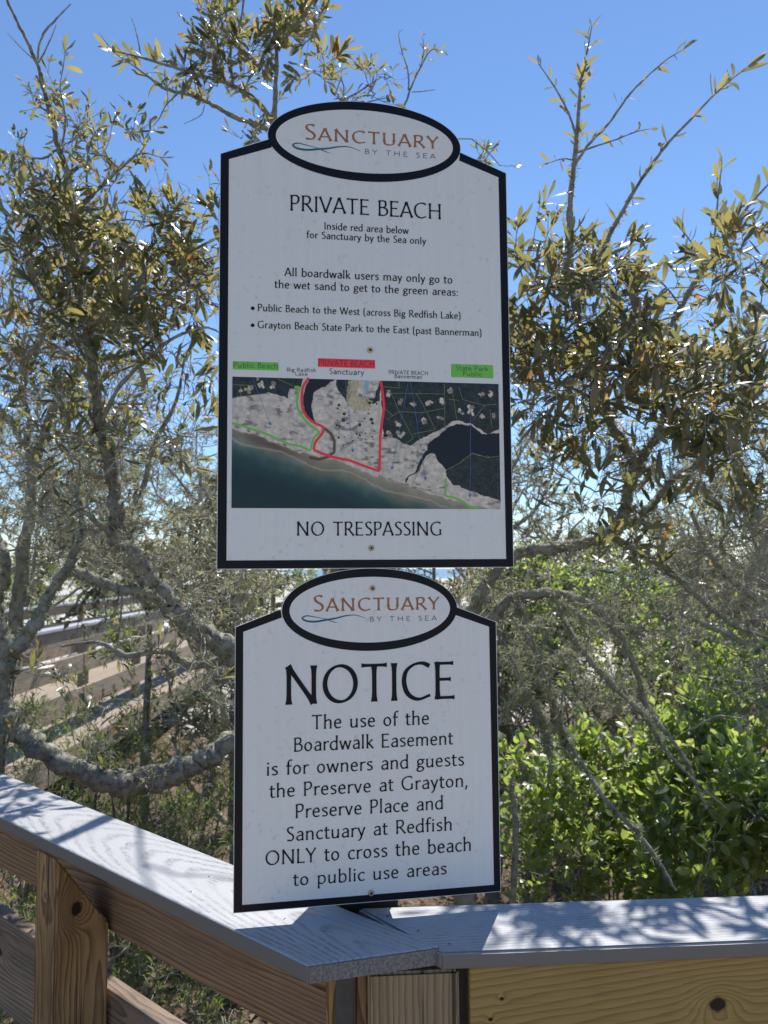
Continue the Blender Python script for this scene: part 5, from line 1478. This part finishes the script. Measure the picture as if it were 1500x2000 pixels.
for P, R in (([(1080, 1165, 2.84), (1130, 1260, 2.7), (1190, 1330, 2.65), (1260, 1400, 2.62), (1290, 1450, 2.6), (1350, 1520, 2.58), (1420, 1580, 2.56)], (.010, .0095, .009, .008, .006, .005, .003)),
             ([(1100, 1430, 2.75), (1180, 1560, 2.6), (1240, 1620, 2.55), (1290, 1690, 2.5), (1320, 1740, 2.48)], (.005, .008, .0075, .006, .004)),
             ([(1010, 1170, 2.8), (1055, 1300, 2.75), (1100, 1430, 2.75), (1110, 1480, 2.7)], (.010, .009, .007, .005)),
             ([(975, 1230, 2.8), (1020, 1330, 2.7), (1060, 1420, 2.65), (1075, 1500, 2.6)], (.005, .004, .003, .002)),
             ([(1000, 1520, 2.9), (1008, 1640, 2.9), (1000, 1800, 2.9)], (.010, .011, .013)),
             ([(1010, 1340, 2.7), (970, 1420, 2.6), (935, 1470, 2.6)], (.004, .003, .002)),
             ([(1340, 1430, 2.7), (1400, 1400, 2.65), (1450, 1402, 2.6), (1510, 1380, 2.6)], (.004, .004, .003, .002))):
    T4.limb(P, R, sides=7, jit=.2)
fill(T4, [(1000, 470), (1090, 520), (1290, 620), (1510, 620), (1510, 880), (1000, 880)], 50, (2.4, 3.1), (.09, .15), 'tangle', n=6, per=1, lich=.05, size=(.03, .06))
T4.lichen_on(700, mn=.006)
for (lo_, hi_, cnt) in (((1000, 1170), (1300, 1500), 170), ((980, 1150), (1120, 1480), 60)):
    nd = np.vstack(T4.nodes); ax_, ay_, _z = to_px(nd[:, :3])
    nd = nd[(ax_ > lo_[0]) & (ax_ < hi_[0]) & (ay_ > lo_[1]) & (ay_ < hi_[1]) & (nd[:, 3] < .014)]
    q = RNG.integers(0, len(nd), cnt); c0 = nd[q, :3]
    T4.li.append(np.repeat(c0, 4, axis=0) + RNG.normal(size=(cnt * 4, 3)) * .009 + np.array([0, 0, -.006]))
T4.finish()

# ------------------------------------------------ the two slimmer oaks at the sides of the frame
T2 = Plant('oak_tree', 'crooked oak at the left edge of the photo, forked olive trunk behind the first oak', 'tree', (-1.75, 3.7, g0(-1.75, 3.7)), 'oaks around the landing', bark=M_BARK)
T2.limb([(-10, 2000, 3.7), (-20, 1600, 3.7), (20, 1300, 3.6), (45, 1080, 3.5), (62, 985, 3.45), (63, 905, 3.42)], [.05, .045, .036, .028, .023, .022])
for P, R in (([(63, 905, 3.42), (40, 860, 3.4), (10, 810, 3.4), (-20, 770, 3.4)], (.016, .013, .011, .008)),
             ([(63, 905, 3.42), (82, 862, 3.4), (102, 800, 3.35), (122, 762, 3.3), (160, 720, 3.25), (205, 690, 3.2)], (.022, .019, .016, .014, .011, .006)),
             ([(58, 820, 3.5), (45, 760, 3.5), (48, 715, 3.5), (72, 680, 3.45), (92, 625, 3.4), (118, 575, 3.35), (150, 520, 3.3)], (.012, .014, .015, .013, .011, .009, .005)),
             ([(52, 870, 3.45), (58, 820, 3.5)], (.016, .014)),
             ([(10, 1250, 3.6), (-5, 1180, 3.5), (10, 1110, 3.4), (-10, 1040, 3.4)], (.03, .026, .022, .018))):
    T2.limb(P, R, jit=.2)
fill(T2, [(0, 560), (300, 560), (300, 900), (0, 900)], 30, (3.2, 3.9), (.12, .2), nt=6, per=4, size=(.05, .092))
fill(T2, [(0, 700), (300, 700), (250, 1120), (0, 1090)], 46, (3.2, 4.0), (.12, .22), 'tangle', n=7, per=1, lich=.2)
T2.lichen_on(120); T2.finish()

T5 = Plant('oak_tree', 'oak at the right edge of the photo, leafy olive crown behind the forked oak', 'tree', (2.15, 3.9, g0(2.15, 3.9)), 'oaks around the landing', bark=M_BARK)
T5.limb([(1560, 2000, 3.9), (1550, 1500, 3.85), (1520, 1200, 3.8), (1470, 1000, 3.7), (1440, 880, 3.6), (1455, 780, 3.6)], [.06, .055, .04, .03, .02, .012])
for P, R in (([(1520, 1200, 3.8), (1450, 1150, 3.7), (1390, 1090, 3.6), (1350, 1000, 3.5)], (.02, .017, .013, .008)),
             ([(1470, 1000, 3.7), (1400, 960, 3.6), (1380, 900, 3.55)], (.014, .012, .007)),
             ([(1540, 1300, 3.8), (1480, 1270, 3.6), (1400, 1230, 3.5), (1330, 1200, 3.45)], (.02, .016, .012, .007))):
    T5.limb(P, R, jit=.2)
fill(T5, [(1280, 680), (1510, 640), (1510, 1000), (1280, 1000)], 26, (3.2, 4.0), (.12, .18), nt=6, per=4, size=(.05, .085))
fill(T5, [(1250, 950), (1510, 950), (1510, 1300), (1300, 1280)], 26, (3.4, 4.3), (.12, .22), 'tangle', n=7, per=1, lich=.15, size=(.03, .06))
T5.lichen_on(80); T5.finish(200)


# ------------------------------------------------ thicket of small oaks behind
def thicket_tree(px, Y, top, label, n1=9, seed=0, lr=(.025, .05), nl=3, spread=1.0, low=.2):
    c = at(px, 1109, Y); z0 = g0(c[0], Y); H = 1.62 + (1109 - top) / 1500 * Y - z0
    pl = Plant('scrub_oak', label, 'tree', (c[0], Y, z0), 'scrub oaks of the thicket behind', bark=M_BARK2, leafm=M_BGL, tmpl=SMALL_T)
    base = pl.loc; h1 = H * .35
    lean = RNG.normal() * .15
    pl.limb([base + (0, 0, -.05), base + (lean * .4, 0, h1 * .5), base + (lean, .05, h1), base + (lean * 1.3, .1, H * .6)], [.035 + H * .006, .03, .025, .015], px=False, seg=10, sides=7)
    S_ = []; D_ = []
    for k in range(n1):
        t = low + (.7 - low) * k / n1; a = k * 2.4 + RNG.random()
        S_.append(base + np.array([lean * t * 2, 0.05, H * t])); D_.append((math.cos(a), math.sin(a) * .8, RNG.uniform(.1, 1.0)))
    S_ = np.array(S_); D_ = np.array(D_); L = np.full(n1, H * .42 * spread) * RNG.uniform(.7, 1.1, n1)
    P = walk(S_, D_, L, 9, .22, .05); R = taper(np.full(n1, .022), 9, .3); pl.addtw(P, R)
    for m_, wob, rf_, K in ((7, .25, .55, 8), (6, .3, .6, 6), (5, .3, .7, 5)):
        S2, D2, L2, R2 = spawn(P, R, L, m_, 30, 80, (.35, .65), rf_, .15, up=.2)
        ok = (S2[:, 2] + D2[:, 2] * L2 < z0 + H)
        P = walk(S2, D2, L2, K, wob, .02)[ok]; R = taper(np.maximum(R2, .0016 + .0004 * Y / 4), K, .6)[ok]; L = L2[ok]; pl.addtw(P, R)
    pl.leaf_on(P, nl, lr, term=False)
    q = RNG.integers(0, len(P), 220); pl.li.append(P[q, 2])
    pl.finish(0, (.02, .05))
    return pl


for px, Y, top, lab, sp, nl in ((410, 7.6, 760, 'small oak directly left of the signs in the thicket', .9, 3),
                   (185, 15.5, 780, 'grey oak beyond the far boardwalk between the two left stems', .9, 3),
                   (20, 13.0, 690, 'small oak at far left of the thicket behind the crooked oak', 1.1, 3),
                   (470, 4.3, 780, 'twiggy small oak half hidden by the left edge of the signs', .9, 2),
                   (1040, 5.9, 740, 'small oak just right of the upper sign in the thicket', 1.0, 3),
                   (1180, 7.0, 800, 'small oak behind the fork of the right oak', 1.0, 3),
                   (1330, 8.0, 880, 'small twiggy oak in front of the sea view at right', .9, 2),
                   (1480, 6.5, 780, 'small oak at far right of the thicket', 1.0, 3),
                   (950, 5.2, 900, 'small oak hidden mostly by the signs, twigs showing right of the gap', .8, 2),
                   (560, 5.6, 900, 'small oak hidden mostly by the signs, twigs showing left of the gap', .8, 2),
                   (1090, 5.6, 900, 'leafy scrub oak close behind the right edge of the upper sign', .8, 3),
                   (1250, 6.2, 920, 'leafy scrub oak under the horizontal limb of the right oak', .8, 3),
                   (1395, 6.8, 920, 'leafy scrub oak below the olive crown at the right edge', .9, 3),
                   (290, 4.5, 790, 'thin scrub oak in front of the far boardwalk near the main left stem', .7, 3),
                   (1440, 5.2, 1060, 'low bare scrub oak right of the green shrubs', .8, 1)):
    thicket_tree(px, Y, top, lab, spread=sp, nl=nl, low=(.62 if Y < 5 else .5) if px < 450 else .2, lr=(.028, .06) if Y < 9 else (.05, .1))


# ------------------------------------------------ shrubs
def shrub(name, label, px, Y, top, rx, n, per, tm, mat, size, group, want=300, up=.5, ry=None, zb=None, seedn=0, sub=1, lo=0.15, minpx=9, nb=7):
    c = at(px, 1109, Y); z0 = g0(c[0], Y); H = 1.62 + (1109 - top) / 1500 * Y - z0; ry = ry or rx * .8
    cat_low = name == 'green_shrub'
    pl = Plant(name, label, 'shrub', (c[0], Y, z0), group, bark=M_BARK2, leafm=mat, tmpl=tm)
    base = pl.loc
    for k in range(nb):
        a = k * 2.4; e = base + np.array([math.cos(a) * rx * .5, math.sin(a) * ry * .5, H * RNG.uniform(.5, .75)])
        pl.limb([base + (math.cos(a) * .04, math.sin(a) * .04, -.03), (base * .6 + e * .4) + RNG.normal(size=3) * .05, e], [.012, .009, .005], name='stem', px=False, seg=8, sides=5)
    for i in range(n):
        th = RNG.random() * 6.283; ph = math.acos(RNG.uniform(-.05 if cat_low else -.3, 1)); rr_ = RNG.uniform(.7, 1.0) ** .6 * (1 + .18 * math.sin(th * 3 + seedn) * math.sin(ph * 4))
        q = base + np.array([rx * rr_ * math.sin(ph) * math.cos(th), ry * rr_ * math.sin(ph) * math.sin(th), H * (lo + .48 + (.52 - lo * .5) * rr_ * math.cos(ph))])
        q[2] = min(q[2], z0 + H)
        tone = RNG.random() * .5
        pl.clump(q, size[1] * 1.7, nt=3, per=per, size=size, sub=sub, r0=.002, up=.3, lr=(tone, tone + .5))
    pl.finish(want, minpx=minpx, up=up)
    return pl


GS = 'green shrubs behind the right railing'
for a in (('broad shrub of glossy bright green leaves just beyond the middle of the right rail', 1150, 3.6, 1490, .34, 70, 1),
          ('tall bright green shrub at the right edge of the photo', 1480, 3.6, 1290, .40, 120, 2),
          ('bright green shrub in front of the dark hollow right of the notice sign', 1060, 3.3, 1480, .26, 60, 3),
          ('low glossy shrub at the far right corner above the rail', 1440, 3.0, 1520, .36, 100, 4),
          ('tall airy green shrub standing behind the dead mossy branches', 1180, 4.7, 1120, .62, 130, 5),
          ('green shrub further back between the sign edge and the mossy branches', 1030, 5.0, 1110, .45, 70, 6),
          ('rounded green shrub between the low corner shrub and the hollow', 1345, 3.4, 1430, .30, 84, 7)):
    shrub('green_shrub', a[0], a[1], a[2], a[3], a[4], a[5], 4, OVAL_T, M_SHRUB, [(.034, .058), (.045, .072), (.03, .052)][a[6] % 3], GS, seedn=a[6], up=.5)
FS = 'fine leaved shrubs beyond the left railing'
for a in (('feathery green shrub at the left edge beneath the cap board', 0, 2.6, 1640, .28, 50, 8),
          ('fine leaved dark green shrub beneath the mossy low limb', 250, 3.6, 1560, .40, 60, 9),
          ('small feathery shrub beside the lower left side of the notice sign', 400, 3.3, 1580, .26, 50, 10),
          ('upright bright green sapling in front of the far boardwalk', 232, 3.6, 1230, .16, 34, 11),
          ('low green shrub seen between the rail boards right of the post', 330, 2.9, 1790, .26, 40, 12),
          ('low green undergrowth in front of the far boardwalk, left of the sapling', 60, 4.6, 1400, .5, 60, 14),
          ('green undergrowth between the far boardwalk and the notice sign', 360, 4.9, 1370, .5, 70, 15),
          ('leafy sapling rising beside the far boardwalk rail at left', 130, 4.4, 1330, .3, 34, 13)):
    shrub('fine_leaved_shrub', a[0], a[1], a[2], a[3], a[4], a[5], 6, NARROW_T, M_FERN, (.03, .055), FS, seedn=a[6], want=120, up=.4, sub=2)
DS = 'rounded bushes on the dune beyond the boardwalk'
for a in (('rounded green bush on the dune just over the far boardwalk rail', 110, 17, 1112, 1.5, 110), ('second green bush of the dune, farther right behind the oak stem', 290, 19, 1128, 1.3, 90),
          ('green bush at the left edge on the dune', -60, 15, 1105, 1.6, 100), ('dark bush low on the dune behind the signs', 640, 16, 1120, 1.6, 80),
          ('grey green bush on the dune right of the signs', 1010, 14, 1118, 1.6, 90), ('pale bush on the dune before the sea', 1330, 15, 1165, 1.5, 90), ('low dune bush at the right edge', 1520, 12, 1140, 1.3, 90)):
    shrub('dune_bush', a[0], a[1], a[2], a[3], a[4], a[5], 9, SMALL_T, M_BGL if a[1] > 900 else M_FERN, (.06, .13), DS, want=0, sub=2, nb=4)

# ------------------------------------------------ fallen leaves
def litter():
    n = 26000
    Y = 1.4 + 12 * RNG.random(n) ** 1.5; X = RNG.uniform(-1, 1, n) * (1.6 + Y * .75)
    keep = fbm(X * 40 + 500, Y * 40, 60, 91) > .36 - .2 * (Y < 5); X = X[keep]; Y = Y[keep]
    P = np.stack([X, Y, hgt(X, Y) + RNG.uniform(.002, .03, len(X))], -1)
    D = RNG.normal(size=P.shape); D[:, 2] *= .35
    V, F, A_ = batch(LITTER_T, P, D, RNG.uniform(.035, .075, len(P)), RNG.beta(2, 2, len(P)), .9)
    tag(obj('leaf_litter', mesh_np('leaf_litter', V, F, M_LITTER, attrs={'rnd': A_})), 'dry brown fallen leaves covering the ground', None, None, 'stuff')
    # fallen sticks
    k = 500; Y = 1.6 + 9 * RNG.random(k); X = RNG.uniform(-1, 1, k) * (1.5 + Y * .7); P0 = np.stack([X, Y, hgt(X, Y) + .02], -1)
    D = RNG.normal(size=P0.shape); D[:, 2] *= .12
    P = walk(P0, D, RNG.uniform(.1, .4, k), 5, .2); V, F = tubes(P, taper(RNG.uniform(.002, .005, k), 5), 3)
    tag(obj('fallen_twigs', mesh_np('fallen_twigs', V, F, M_TWIG)), 'bare grey sticks scattered over the litter', None, None, 'stuff')


litter()
